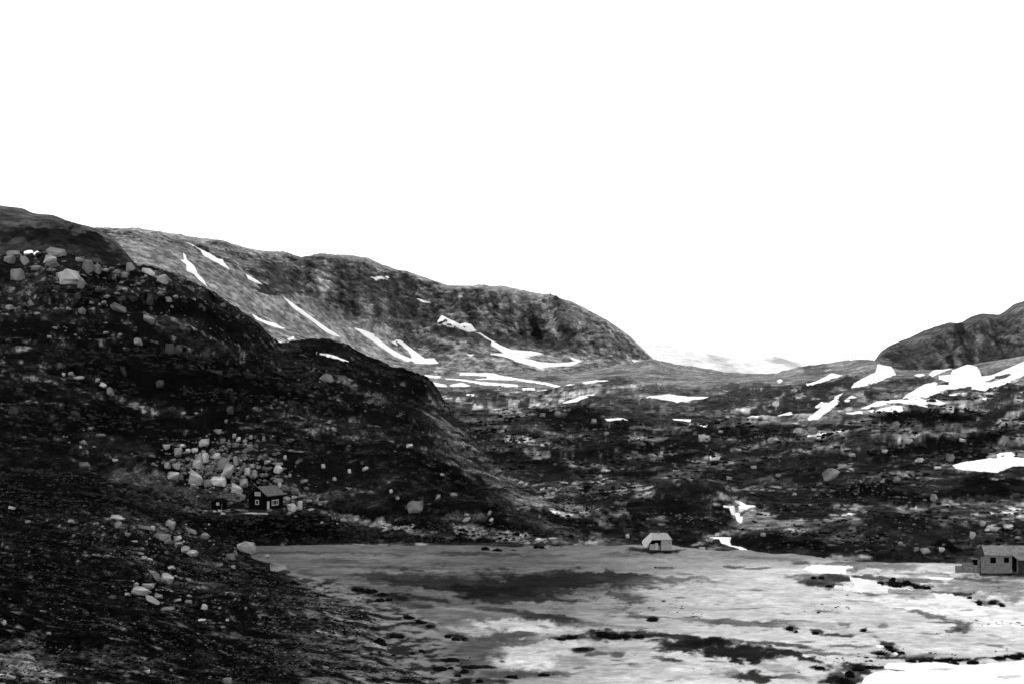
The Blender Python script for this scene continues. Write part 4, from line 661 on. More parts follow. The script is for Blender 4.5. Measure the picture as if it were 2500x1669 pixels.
snow('upland', zd([(1390, 240), (1530, 233), (1640, 218), (1755, 220), (1600, 247), (1450, 254)]), 'thin snow line above the dark crag', th=1.6)
snow('upland', zd([(1880, 238), (2020, 243), (2010, 260), (1900, 250)]), 'short thin snow dash right of the snow line above the crag')
snow('upland', zd([(2068, 286), (2132, 283), (2127, 300)]), 'tiny snow spot above the pale boulder in the basin')
snow('left_mountain', zb([(1985, 528), (2085, 540), (2085, 555), (2005, 547)]), 'small snow patch at the right foot of the left mountain')
snow('upland', zb([(1283, 608), (1332, 610), (1310, 630)]), 'tiny snow spot under the forked snowfield')
snow('left_mountain', zb([(635, 483), (692, 487), (670, 500)]), 'tiny snow dash left of the forked snowfield')
snow('upland', zb([(345, 710), (460, 733), (475, 752), (360, 738)]), 'thin slanting snow dash just below the shoulder end')
snow('upland', zb([(1088, 760), (1192, 760), (1197, 780), (1100, 780)]), 'small flat snow dash under the end of the straight snow band')
snow('upland', zb([(1585, 714), (1700, 696), (1795, 698), (1700, 710), (1610, 726)]), 'faint thin snow line right of the long winding band')
snow('left_mountain', zb([(1482, 508), (1580, 538), (1560, 550), (1498, 528)]), 'tiny slanting snow dash above the right fork of the snowfield')
snow('upland', zb([(365, 825), (440, 862), (425, 872)]), 'tiny snow streak beneath the hillside shoulder in the lower basin')
snow('upland', zc([(430, 948), (520, 930), (700, 910), (800, 893), (800, 903), (640, 928), (520, 950), (440, 960)]), 'long faint snow line above the boulder field on the right upland', th=1.2)
snow('upland', zc([(425, 492), (510, 473), (600, 428), (650, 398), (750, 420), (650, 447), (560, 482), (440, 507)]), 'thin slanting snow patch right of the saddle')
snow('upland', zc([(1058, 322), (1180, 343), (1222, 410), (1130, 442), (1050, 482), (950, 507), (870, 522), (828, 524), (850, 488), (975, 420), (1042, 390)]), 'rounded snowfield at the left foot of the right mountain', th=2.2)
snow('upland', zc([(435, 806), (560, 700), (672, 630), (682, 605), (748, 575), (705, 630), (725, 650), (640, 722), (530, 804), (450, 814)]), 'narrow snow gully streak running down below the rounded snowfield', th=1.8)
snow('upland', zc([(758, 635), (830, 598), (868, 610), (800, 652), (765, 656)]), 'small oval snow patch beside the gully streak')
snow('upland', zc([(512, 690), (560, 652), (624, 660), (600, 692), (530, 708)]), 'small rounded snow patch left of the gully streak')
snow('upland', zc([(150, 777), (290, 742), (352, 777), (220, 784)]), 'flat snow wedge far left of the gully streak')
snow('upland', zc([(165, 465), (200, 448), (222, 465), (190, 484)]), 'tiny round snow spot near the saddle')
snow('upland', zc([(918, 707), (1050, 648), (1270, 628), (1330, 578), (1470, 498), (1560, 478), (1592, 490), (1550, 510), (1690, 500), (1680, 470), (1600, 455), (1600, 420), (1700, 413), (1720, 373), (1850, 322), (1930, 340), (1960, 380), (1975, 428), (2060, 418), (2250, 338), (2349, 298), (2500, 240), (2500, 360), (2349, 420), (2200, 492), (2060, 522), (2010, 552), (1890, 542), (1880, 512), (1780, 532), (1640, 552), (1500, 612), (1440, 632), (1560, 625), (1668, 665), (1600, 677), (1500, 662), (1495, 697), (1400, 677), (1280, 667), (1180, 662), (1050, 692), (950, 717)]),
     'largest snowfield, spreading below the right mountain to the picture edge', holes=[zc([(1990, 482), (2100, 430), (2220, 395), (2240, 410), (2200, 437), (2060, 478)])], th=2.5)
snow('upland', zc([(1035, 732), (1100, 708), (1200, 683), (1270, 688), (1285, 732), (1220, 747), (1100, 747)]), 'blunt snow patch just under the largest right snowfield')
snow('upland', zc([(782, 752), (900, 728), (948, 738), (860, 752), (800, 765)]), 'thin snow line left of the blunt snow patch')
snow('upland', zc([(975, 730), (1020, 720), (1012, 743)]), 'tiny snow spot beside the blunt snow patch')
snow('upland', zc([(1512, 408), (1540, 378), (1710, 297), (1742, 320), (1732, 352), (1620, 392), (1540, 430)]), 'slanting snow tongue at the foot of the right cliff')
snow('upland', zc([(1380, 417), (1450, 403), (1474, 415), (1420, 432)]), 'small snow spot left of the slanting snow tongue')
snow('upland', zc([(1672, 592), (1780, 573), (1795, 583), (1700, 607)]), 'thin snow dash beneath the largest right snowfield')
snow('upland', zc([(1962, 620), (2020, 612), (2012, 638)]), 'small round snow spot on the right slope')
snow('upland', ze([(1893, 1187), (1960, 1168), (2120, 1145), (2200, 1108), (2270, 1103), (2310, 1138), (2420, 1150), (2500, 1165), (2420, 1187), (2280, 1192), (2180, 1232), (2120, 1228), (1960, 1218), (1918, 1208)]), 'thick low snow bank on the near right slope at the picture edge', th=3.0)
snow('upland', zc([(2012, 892), (2070, 863), (2065, 890), (2030, 908)]), 'tiny snow spot above the thick snow bank')
snow('hillside', zf([(305, 165), (400, 118), (480, 142), (588, 188), (545, 245), (345, 235)]), 'bright lone snow patch among the boulders at far left', th=5, rag=0.6, flat=9)

# ------------------------------------------------------------------ water
mat_plain('pale_water', 0.78, rough=0.35, spec=0.5, scale=0.25, vary=0.10, bump=0.05, dist=0.1)  # pale base colour paints in part of the sky's reflection
mat_plain('shallow_water', 0.64, rough=0.45, spec=0.4, scale=0.5, vary=0.22, bump=0.05, dist=0.1, stretch=(.5, 1.2, 1))
def water(name, sheet, poly, mat='pale_water', **kw): patch(name, sheet, poly, mat, kind='structure', **kw)
water('river', 'meadow', zg([(1010, 1080), (1060, 1045), (1200, 1045), (1260, 1055), (1400, 1035), (1560, 1040), (1720, 1062), (1850, 1065), (2000, 1050), (2180, 1035), (2349, 1020), (2900, 990), (2900, 1450), (1500, 1500), (820, 1400), (800, 1230), (830, 1180), (920, 1135), (1050, 1110), (1120, 1122), (1215, 1132), (1215, 1118), (1120, 1105), (1020, 1100)]), thick_px=2.0, rag=2.5, flat=6,
      holes=[zg([(1410, 1103), (1560, 1093), (1700, 1100), (1600, 1120), (1460, 1112)]), zg([(2060, 1180), (2180, 1165), (2320, 1160), (2340, 1180), (2180, 1202)])])
water('pond', 'meadow', zg([(225, 150), (330, 108), (700, 122), (715, 135), (640, 155), (650, 190), (400, 192)]), thick_px=1.6, rag=4, flat=6)
water('river_shallow', 'meadow', mat='shallow_water', poly=zg([(680, 215), (830, 250), (940, 262), (1000, 310), (1300, 345), (1060, 335), (1040, 372), (800, 368), (640, 350), (530, 330), (540, 300), (700, 325), (740, 320), (690, 250)]), thick_px=1.4, rag=5, flat=6)
water('river_shallow', 'meadow', mat='shallow_water', poly=zg([(1480, 385), (1640, 390), (1760, 420), (1880, 480), (2030, 515), (2349, 565), (2900, 640), (2900, 720), (2349, 625), (2100, 560), (1950, 530), (1820, 520), (1650, 490), (1480, 470), (1300, 462), (1100, 455), (1400, 442), (1520, 425)]), thick_px=1.2, rag=5, flat=6, soft=5)
water('stream', 'meadow', zg([(1400, 222), (1680, 232), (1640, 252), (1460, 245)]), thick_px=1.2, rag=1, flat=4)
water('stream', 'meadow', ze([(1500, 1850)]) if False else zg([(925, 872), (1000, 880), (1015, 895), (950, 893)]), thick_px=1.2, rag=.5, flat=3)
water('stream', 'meadow', zg([(1105, 945), (1160, 945), (1155, 965), (1115, 962)]), thick_px=1.2, rag=.5, flat=3)
water('waterfall', 'upland', zh([(740, 320), (830, 330), (900, 370), (960, 410), (1140, 415), (1130, 445), (1010, 460), (950, 490), (880, 470), (820, 480), (800, 430), (860, 420), (760, 360)]), 'white_water', thick_px=1.5, rag=1, flat=2, k=4)
water('waterfall', 'upland', zh([(520, 415), (640, 425), (720, 420), (745, 520), (740, 560), (800, 550), (830, 560), (835, 630), (885, 625), (890, 680), (855, 755), (820, 745), (780, 700), (745, 600), (680, 590), (650, 510), (640, 455), (530, 450)]), 'white_water', thick_px=2.0, rag=1, flat=2, k=4)
water('stream', 'upland', zh([(190, 1060), (260, 1030), (400, 1020), (560, 1020), (665, 1030), (640, 1110), (670, 1180), (760, 1195), (880, 1215), (1020, 1290), (940, 1330), (890, 1320), (820, 1240), (640, 1190), (480, 1130), (440, 1060), (330, 1050), (250, 1110)]), 'white_water', thick_px=1.6, rag=1.5, flat=2, k=4)

# ------------------------------------------------------------------ buildings
def box_bm(bm, x0, x1, y0, y1, z0, z1):
    vs = [bm.verts.new(p) for p in [(x0, y0, z0), (x1, y0, z0), (x1, y1, z0), (x0, y1, z0), (x0, y0, z1), (x1, y0, z1), (x1, y1, z1), (x0, y1, z1)]]
    for f in [(0, 3, 2, 1), (4, 5, 6, 7), (0, 1, 5, 4), (1, 2, 6, 5), (2, 3, 7, 6), (3, 0, 4, 7)]: bm.faces.new([vs[i] for i in f])
def prism_bm(bm, prof, axis, a, b):
    """extrude a profile; axis 'y': profile is (x, z), axis 'x': profile is (y, z)"""
    mk = (lambda p, t: (p[0], t, p[1])) if axis == 'y' else (lambda p, t: (t, p[0], p[1]))
    A = [bm.verts.new(mk(p, a)) for p in prof]; B = [bm.verts.new(mk(p, b)) for p in prof]; n = len(prof)
    bm.faces.new(A); bm.faces.new(B[::-1])
    for i in range(n): bm.faces.new([A[i], A[(i + 1) % n], B[(i + 1) % n], B[i]][::-1])
def slab_bm(bm, quad, th):
    """quad of 3-D corners thickened along its normal"""
    q = [Vector(p) for p in quad]; n = (q[1] - q[0]).cross(q[2] - q[0]).normalized()
    if n.z < 0: n = -n
    A = [bm.verts.new(p) for p in q]; B = [bm.verts.new(p + n * th) for p in q]; k = len(q)
    bm.faces.new(A[::-1]); bm.faces.new(B)
    for i in range(k): bm.faces.new([A[i], A[(i + 1) % k], B[(i + 1) % k], B[i]])
def ob(name, bm, mat, parent, bevel=0.0, **props):
    bmesh.ops.recalc_face_normals(bm, faces=bm.faces)
    if bevel: bmesh.ops.bevel(bm, geom=bm.edges[:], offset=bevel, segments=1, affect='EDGES')
    me_ = bpy.data.meshes.new(name); bm.to_mesh(me_); bm.free()
    return add_obj(name, me_, mat, parent, **props)
def BM(*boxes):
    bm = bmesh.new()
    for b in boxes: box_bm(bm, *b)
    return bm
def thing(name, label, cat, loc, rz=0, **kw):
    o = bpy.data.objects.new(name, None); C.objects.link(o); o.location = loc; o.rotation_euler = (0, 0, rz)
    o['label'] = label; o['category'] = cat
    for k, v in kw.items(): o[k] = v
    return o
def surf(sheet, u, v, r=5):
    Xs, Ys, Zs, Us, Vs = SHEETS[sheet]
    dd = np.hypot(Us - u, Vs - v); m = dd < r
    if not m.any(): i = np.unravel_index(dd.argmin(), dd.shape)
    else:
        yy = np.where(m & (dd < r), Ys + 0.5 * dd, 1e9); i = np.unravel_index(yy.argmin(), yy.shape)
    return float(Xs[i]), float(Ys[i]), float(Zs[i])
# window on a wall: local frame, wall plane at y = 0 facing -y, centre x, z
def window(parent, cx, cz, w, h, fw, pane='pane_glass', bars=(), hbars=(), side=None):
    """side None: front wall (faces -y at y=side0); side x: wall facing +x at that x"""
    def rect(a0, a1, z0, z1, p0, p1):
        if side is None: return (a0, a1, p0, p1, z0, z1)
        return (side - p1, side - p0, a0, a1, z0, z1)
    fr = [rect(cx - w / 2, cx - w / 2 + fw, cz - h / 2, cz + h / 2, -.06, .04), rect(cx + w / 2 - fw, cx + w / 2, cz - h / 2, cz + h / 2, -.06, .04),
          rect(cx - w / 2 + fw, cx + w / 2 - fw, cz + h / 2 - fw, cz + h / 2, -.055, .035), rect(cx - w / 2 + fw, cx + w / 2 - fw, cz - h / 2, cz - h / 2 + fw, -.055, .035)]
    for b in bars: fr.append(rect(cx + b - .07, cx + b + .07, cz - h / 2 + fw, cz + h / 2 - fw, -.05, .03))
    for b in hbars: fr.append(rect(cx - w / 2 + fw, cx + w / 2 - fw, cz + b - .05, cz + b + .05, -.045, .025))
    f = ob('window', BM(*fr), 'white_paint', parent)
    ob('pane', BM(rect(cx - w / 2 + fw, cx + w / 2 - fw, cz - h / 2 + fw, cz + h / 2 - fw, -.015, .02)), pane, f)
    return f

# dark two-storey cabin on the terrace
TH = math.radians(30); cyy = 414.0
x0, y0, z0 = unproj(650, 1243, cyy); z0 = float(z0)
cab = thing('cabin', 'black-stained wooden cabin with white windows and a pale roof below the rockfall', 'cabin', (float(x0), cyy, z0), -TH)
Wc, Lc, He, Ha = 6.6, 7.6, 4.0, 6.25        # local origin: near corner; gable spans x in [-Wc, 0], side wall runs along +y
bm = bmesh.new(); prism_bm(bm, [(-Wc, -0.9), (0, -0.9), (0, He), (-Wc / 2, Ha), (-Wc, He)], 'y', 0, Lc); ob('wall', bm, 'tarred_wood', cab)
# boards of the two walls in view, proud of the wall, joined: far too narrow to pick apart
bm = bmesh.new(); n = 22
for i in range(n):
    xx = -Wc + 0.02 + i * (Wc - 0.1) / n; zt = He + (Ha - He) * (1 - abs(xx + Wc / 2) / (Wc / 2)) - 0.12
    if not (i % 2): box_bm(bm, xx, xx + .14, -.03, 0.0, -.5, zt)
for i in range(24):
    yy = 0.03 + i * (Lc - .1) / 24
    if not (i % 2): box_bm(bm, 0, .03, yy, yy + .14, -.5, He - .1)
ob('cladding_batten', bm, 'tarred_wood', cab, kind='stuff')
ov = 0.45; sl_ = (Ha - He) / (Wc / 2)
bm = bmesh.new(); slab_bm(bm, [(-Wc / 2, -ov, Ha + .02), (ov, -ov, He - sl_ * ov + .02), (ov, Lc + ov, He - sl_ * ov + .02), (-Wc / 2, Lc + ov, Ha + .02)], .28); rf = ob('roof', bm, 'roof_turf', cab, .04)
bm = bmesh.new(); slab_bm(bm, [(-Wc / 2, -ov, Ha + .025), (-Wc / 2, Lc + ov, Ha + .025), (-Wc - ov, Lc + ov, He - sl_ * ov + .02), (-Wc - ov, -ov, He - sl_ * ov + .02)], .28); ob('roof', bm, 'roof_turf', cab, .04)
bm = bmesh.new(); slab_bm(bm, [(-Wc / 2, -ov - .06, Ha + .03), (ov + .05, -ov - .06, He - sl_ * ov), (ov + .05, -ov - .01, He - sl_ * ov), (-Wc / 2, -ov - .01, Ha + .03)], .32)
slab_bm(bm, [(-Wc / 2, -ov - .06, Ha + .03), (-Wc - ov - .05, -ov - .06, He - sl_ * ov), (-Wc - ov - .05, -ov - .01, He - sl_ * ov), (-Wc / 2, -ov - .01, Ha + .03)], .32); ob('bargeboard', bm, 'tarred_wood', cab)
window(cab, -Wc / 2 + .1, 4.4, 2.2, 1.15, .2, 'curtain', bars=(0,))
window(cab, -Wc / 2 - .1, 2.0, 1.35, 1.4, .24)
window(cab, 4.0, 1.75, 3.1, 1.65, .22, 'pane_glass', bars=(-.7, .7), side=0.0)
dr = ob('door', BM((-0.02, .10, .35, 1.35, .15, 2.35)), 'white_paint', cab, .02)
ob('handle', BM((.10, .16, 1.2, 1.28, 1.15, 1.3)), 'tarred_wood', dr)
ob('door_step', BM((.02, .9, .2, 1.6, -.5, .12)), 'stone_wall', cab, .03)
ob('foundation', BM((-Wc - .08, .08, -.08, Lc, -1.2, -.15)), 'stone_wall_dark', cab, .03)
# pale gravel terrace in front
bm = bmesh.new(); pts = []
for i in range(26):
    a = 2 * math.pi * i / 26; r = 1 + .12 * math.sin(3 * a + 1) + .08 * math.sin(7 * a)
    pts.append((4.1 * math.cos(a) * r, 0.9 * math.sin(a) * r))
A = [bm.verts.new((p[0], p[1], -.3)) for p in pts]; B = [bm.verts.new((p[0] * .97, p[1] * .97, .12 + .05 * math.sin(i))) for i, p in enumerate(pts)]
ctr = bm.verts.new((0, 0, .16))
for i in range(26): j = (i + 1) % 26; bm.faces.new([A[i], A[j], B[j], B[i]]); bm.faces.new([B[i], B[j], ctr])
gx, gy, gz = surf('hillside', 626, 1250, 4)
tr = ob('gravel_terrace', bm, 'gravel', None); tr.location = (gx, gy, gz + .05); tr['label'] = 'narrow pale gravel strip in front of the black cabin'; tr['category'] = 'terrace'

# small dark outhouse left of the cabin
ox, oy, oz = [float(t) for t in unproj(529, 1245, 420.0)]
oh = thing('outhouse', 'small black shed with one white window left of the cabin', 'shed', (ox, oy, oz), math.radians(-14))
bm = bmesh.new(); prism_bm(bm, [(-1.7, -.8), (1.7, -.8), (1.7, 2.3), (0.3, 3.2), (-1.7, 2.2)], 'y', 0, 3.4); ob('wall', bm, 'tarred_wood', oh)
bm = bmesh.new(); slab_bm(bm, [(.3, -.3, 3.22), (2.05, -.3, 2.1), (2.05, 3.7, 2.1), (.3, 3.7, 3.22)], .14); slab_bm(bm, [(.3, -.3, 3.225), (-2.0, -.3, 2.07), (-2.0, 3.7, 2.07), (.3, 3.7, 3.225)], .14); ob('roof', bm, 'tarred_wood', oh)
window(oh, .35, 1.95, .95, .9, .22, 'curtain')
ob('corner_board', BM((1.56, 1.74, -.08, .04, -.1, 2.2)), 'boulder_grey', oh)
ob('door', BM((1.70, 1.76, .9, 1.9, 0, 2.0)), 'tarred_wood', oh, .01)

# pale hut at the far edge of the meadow
s_ = 0.1115; hy_ = 387.0
hx_, hyy, hz_ = [float(t) for t in unproj(1605, 1337, hy_)]
hut = thing('hut', 'pale stone hut with a sloping end roof and dark open porch at the meadow edge', 'hut', (hx_, hyy, hz_), 0)
L = lambda u: (u - 1605) * s_
ob('wall', BM((L(1614), L(1639.5), 0, 4.6, -.6, 2.15)), 'roof_slate', hut, .04, label='pale rendered right wall')
ob('wall', BM((L(1587), L(1614) - .003, 2.6, 4.6, -.6, 2.15)), 'dark_inside', hut, .02, label='dark recessed porch wall')  # near-black colour paints in the shade of the recess
ob('parapet', BM((L(1586), L(1599.9), .05, .35, -.5, 1.05)), 'roof_slate', hut, .05)
ob('parapet', BM((L(1607.1), L(1613.8), .05, .35, -.5, .75)), 'stone_wall', hut, .05)
ob('post', BM((L(1600), L(1607), .0, .5, -.5, 1.35)), 'roof_slate_pale', hut, .05)
ob('porch_floor', BM((L(1586), L(1614) - .01, .36, 2.59, -.5, .1)), 'dark_inside', hut)  # floor painted near-black for the same porch shade
ob('porch_post', BM((L(1613) - .1, L(1613) + .1, .02, .2, -.3, 2.2)), 'stone_wall_dark', hut)
bm = bmesh.new(); slab_bm(bm, [(L(1593), -.3, 2.15), (L(1640.5), -.3, 2.2), (L(1630), 2.4, 3.75), (L(1592), 2.4, 3.8)], .16); ob('roof', bm, 'roof_slate', hut, .03)
bm = bmesh.new(); slab_bm(bm, [(L(1592), 2.4, 3.79), (L(1630), 2.4, 3.74), (L(1641), 4.9, 2.2), (L(1590), 4.9, 2.2)], .16); ob('roof', bm, 'roof_slate', hut, .03)
bm = bmesh.new(); slab_bm(bm, [(L(1630), 2.4, 3.74), (L(1640.5), -.3, 2.2), (L(1641), 4.9, 2.2)], .14); ob('roof', bm, 'roof_slate', hut, .03)
bm = bmesh.new(); slab_bm(bm, [(L(1592.5), 2.4, 3.86), (L(1593.2), -.35, 2.35), (L(1577), -.6, .05), (L(1570), 1.6, 1.0), (L(1572), 3.2, 1.5)], .22); ob('roof', bm, 'roof_slate_pale', hut, .04, label='pale sloping end roof reaching nearly to the ground')
bm = bmesh.new(); slab_bm(bm, [(L(1592.6), 2.4, 3.86), (L(1572), 3.2, 1.5), (L(1578), 4.9, 1.0), (L(1590), 4.9, 2.2)], .15); ob('roof', bm, 'roof_slate', hut)
bm = bmesh.new(); box_bm(bm, L(1608.5), L(1613.5), 2.1, 2.7, 3.5, 4.15); ob('chimney', bm, 'stone_wall', hut, .05)
window(hut, L(1633), 1.45, .6, .6, .1)

# long stone hut at the right edge of the picture
s2 = 0.0998; ry_ = 345.0
rx_, ryy, rz_ = [float(t) for t in unproj(2434, 1389, ry_)]
rh = thing('stone_hut', 'long stone hut with slate roof, two dark windows and a black doorway at right edge', 'hut', (rx_, ryy, rz_), 0)
R_ = lambda u: (u - 2434) * s2
Hh = lambda v: (1389 - v) * s2
# front wall built round its openings
xs0, xs1 = R_(2396), R_(2484)
w1a, w1b, w2a, w2b = R_(2418), R_(2432), R_(2451), R_(2464); da, db = R_(2470.5), R_(2483)
zw0, zw1 = Hh(1374), Hh(1360)
zt = Hh(1355)
ob('wall', BM((xs0, w1a, 0, .5, -.9, zt), (w1a, w1b, 0, .5, -.9, zw0), (w1a, w1b, 0, .5, zw1, zt), (w1b, w2a, 0, .5, -.9, zt), (w2a, w2b, 0, .5, -.9, zw0 + .1), (w2a, w2b, 0, .5, zw1, zt), (w2b, da, 0, .5, -.9, zt), (da, db, 0, .5, zw1 + .35, zt), (db, R_(2486), 0, .5, -.9, zt)), 'stone_wall', rh)
ob('wall', BM((xs0 + .01, xs0 + .5, .51, 5.4, -.9, zt), (xs0 + .5, R_(2486), 4.9, 5.4, -.9, zt)), 'stone_wall_dark', rh, label='shaded back and end walls')  # darker stone puts the shade of these walls into the colour
for a, b, zz0 in ((w1a, w1b, zw0), (w2a, w2b, zw0 + .1)):
    f = ob('window', BM((a, a + .1, .2, .3, zz0, zw1), (b - .1, b, .2, .3, zz0, zw1), (a + .1, b - .1, .2, .3, zw1 - .1, zw1), (a + .1, b - .1, .2, .3, zz0, zz0 + .1), ((a + b) / 2 - .03, (a + b) / 2 + .03, .2, .28, zz0 + .1, zw1 - .1)), 'dark_inside', rh)
    ob('pane', BM((a + .1, b - .1, .40, .42, zz0 + .1, zw1 - .1)), 'dark_inside', f)
ob('door', BM((da + .02, db - .02, .38, .45, -.3, zw1 + .33)), 'dark_inside', rh)
bm = bmesh.new(); slab_bm(bm, [(R_(2403), -.35, zt - .02), (R_(2476), -.35, zt - .12), (R_(2470), 2.9, Hh(1338) + .25), (R_(2406), 2.9, Hh(1338) + .25)], .16); ob('roof', bm, 'roof_dim', rh, .03)
bm = bmesh.new(); slab_bm(bm, [(R_(2406), 2.9, Hh(1338) + .25), (R_(2470), 2.9, Hh(1338) + .25), (R_(2476), 5.8, zt), (R_(2398), 5.8, zt)], .16); ob('roof', bm, 'roof_dim', rh, .03)
bm = bmesh.new(); slab_bm(bm, [(R_(2395), -.3, zt - .3), (R_(2403), -.4, zt), (R_(2406), 2.9, Hh(1338) + .3), (R_(2396), 5.8, zt)], .2); ob('gable', bm, 'stone_wall_dark', rh, .02, label='dark narrow hip at the left roof end')
# wing that runs out of the picture
bm = bmesh.new(); prism_bm(bm, [(R_(2486) + .01, -.9), (R_(2560), -.9), (R_(2560), Hh(1362)), (R_(2486) + .01, Hh(1362))], 'y', -.6, 5.5); ob('wing_wall', bm, 'stone_wall_dark', rh)
bm = bmesh.new(); slab_bm(bm, [(R_(2468), -.5, Hh(1354)), (R_(2484), -1.0, Hh(1366)), (R_(2575), -1.0, Hh(1370)), (R_(2575), 2.6, Hh(1336)), (R_(2472), 2.6, Hh(1336))], .2); ob('wing_roof', bm, 'roof_dim', rh, .03)
bm = bmesh.new(); slab_bm(bm, [(R_(2472), 2.6, Hh(1336)), (R_(2575), 2.6, Hh(1336)), (R_(2575), 5.9, Hh(1362)), (R_(2472), 5.9, Hh(1362))], .2); ob('wing_roof', bm, 'roof_slate', rh, .03)
# low ruined walls attached at the left
lx = thing('ruined_wall', 'low broken stone wall joined to the left end of the long stone hut', 'wall', (rx_, ryy + .6, rz_), 0)
ob('stone_course', BM((R_(2352), R_(2379), 0, .6, -.9, 1.5), (R_(2379.01), R_(2391), .2, .7, -.9, .9), (R_(2391.01), R_(2395.5), 0, .6, -.9, 2.3)), 'stone_wall', lx, .08)
ob('stone_course', BM((R_(2336), R_(2351.9), .1, .7, -.9, .8)), 'stone_wall', lx, .08)
ob('doorway', BM((R_(2379.5), R_(2390.5), .75, .9, .9, 2.2)), 'dark_inside', lx)  # black panel painted in for the darkness of the opening
ob('lintel', BM((R_(2377), R_(2392), .05, .65, 2.3, 2.55)), 'stone_wall', lx, .05)

# ------------------------------------------------------------------ boulders
def rock_mesh(name, seed, mat):
    r = random.Random(seed); bm = bmesh.new()
    for i in range(r.randint(16, 26)):
        p = Vector((r.gauss(0, 1), r.gauss(0, 1), r.gauss(0, 1))).normalized() * r.uniform(.62, 1.15)
        bm.verts.new([max(-.72, min(.72, c_)) for c_ in p])
    h = bmesh.ops.convex_hull(bm, input=bm.verts[:])
    bmesh.ops.delete(bm, geom=list({g for g in h['geom_interior'] + h['geom_unused'] if isinstance(g, bmesh.types.BMVert)}), context='VERTS')
    bmesh.ops.dissolve_limit(bm, angle_limit=.25, verts=bm.verts[:], edges=bm.edges[:])
    bmesh.ops.recalc_face_normals(bm, faces=bm.faces)
    bmesh.ops.triangulate(bm, faces=bm.faces); bmesh.ops.subdivide_edges(bm, edges=bm.edges[:], cuts=1)
    for v_ in bm.verts: v_.co *= r.uniform(.90, 1.06)
    ext = [max(abs(v_.co[i]) for v_ in bm.verts) for i in range(3)]
    for v_ in bm.verts: v_.co = Vector([v_.co[i] * .52 / ext[i] for i in range(3)])
    me_ = bpy.data.meshes.new(name); bm.to_mesh(me_); bm.free(); me_.materials.append(MATS[mat]); return me_
ROCKS = {m: [rock_mesh('boulder', 100 + i, m) for i in range(16)] for m in ('boulder_pale', 'boulder_grey', 'boulder_dark')}
def boulder(u, v, w, h, tone, sheet, label, group, ang=0.0, depth=None):
    x, y, z = surf(sheet, u, v + h * .42, 4)
    px = y / F
    o = bpy.data.objects.new('boulder', random.choice(ROCKS[{'p': 'boulder_pale', 'g': 'boulder_grey', 'd': 'boulder_dark'}[tone]])); C.objects.link(o)
    W, H = w * px * 1.12, h * px * 1.35
    W *= .95; H *= .95; o.scale = (W, (W + H) / 2, H); o.rotation_euler = (random.uniform(-.2, .2), math.radians(ang) + random.uniform(-.08, .08), random.uniform(-.35, .35))
    _, _, zc = unproj(u, v, y - H * .15)
    xc = float(unproj(u, v, y - H * .15)[0])
    o.location = (xc, y - H * .15, float(zc) - H * .05)
    o['label'] = label; o['category'] = 'boulder'; o['group'] = group
    return o
def size_word(w, h):
    a = math.sqrt(w * h); s = 'tiny' if a < 8.5 else 'small' if a < 12.5 else 'mid-sized' if a < 18 else 'large' if a < 26 else 'very large'
    f = 'flat' if w > 2.1 * h else 'long' if w > 1.5 * h else 'upright' if h > 1.25 * w else 'blocky'
    return s + ' ' + f
TW = {'p': 'pale', 'g': 'grey', 'd': 'dark grey'}
def cluster(lst, sheet, place, group, tone='p'):
    us = [b[0] for b in lst]; vs = [b[1] for b in lst]
    qu = np.quantile(us, [1 / 3, 2 / 3]); qv = np.quantile(vs, [1 / 3, 2 / 3])
    seen = set()
    for b in lst:
        u, v, w, h = b[:4]; t = b[4] if len(b) > 4 and b[4] else tone; ang = b[5] if len(b) > 5 else 0; lab = b[6] if len(b) > 6 else None
        if lab is None:
            ver = 'upper' if v < qv[0] else 'lower' if v > qv[1] else 'middle'; hor = 'left' if u < qu[0] else 'right' if u > qu[1] else 'centre'
            lab = f'{size_word(w, h)} {TW[t]} boulder, {ver} {hor} of {place}'
            if lab in seen or any(True for c_ in ()):
                big = sorted((q for q in lst if q is not b), key=lambda q: math.hypot(q[0] - u, q[1] - v))
                for q in big[:6]:
                    dx_, dy_ = q[0] - u, q[1] - v
                    w_ = ('left of' if dx_ > 0 else 'right of') if abs(dx_) > abs(dy_) else ('above' if dy_ > 0 else 'below')
                    l2 = f'{size_word(w, h)} {TW[t]} boulder {w_} a {size_word(q[2], q[3])} one, {place}'
                    if l2 not in seen: lab = l2; break
            seen.add(lab)
        boulder(u, v, w, h, t, sheet, lab, group, ang)
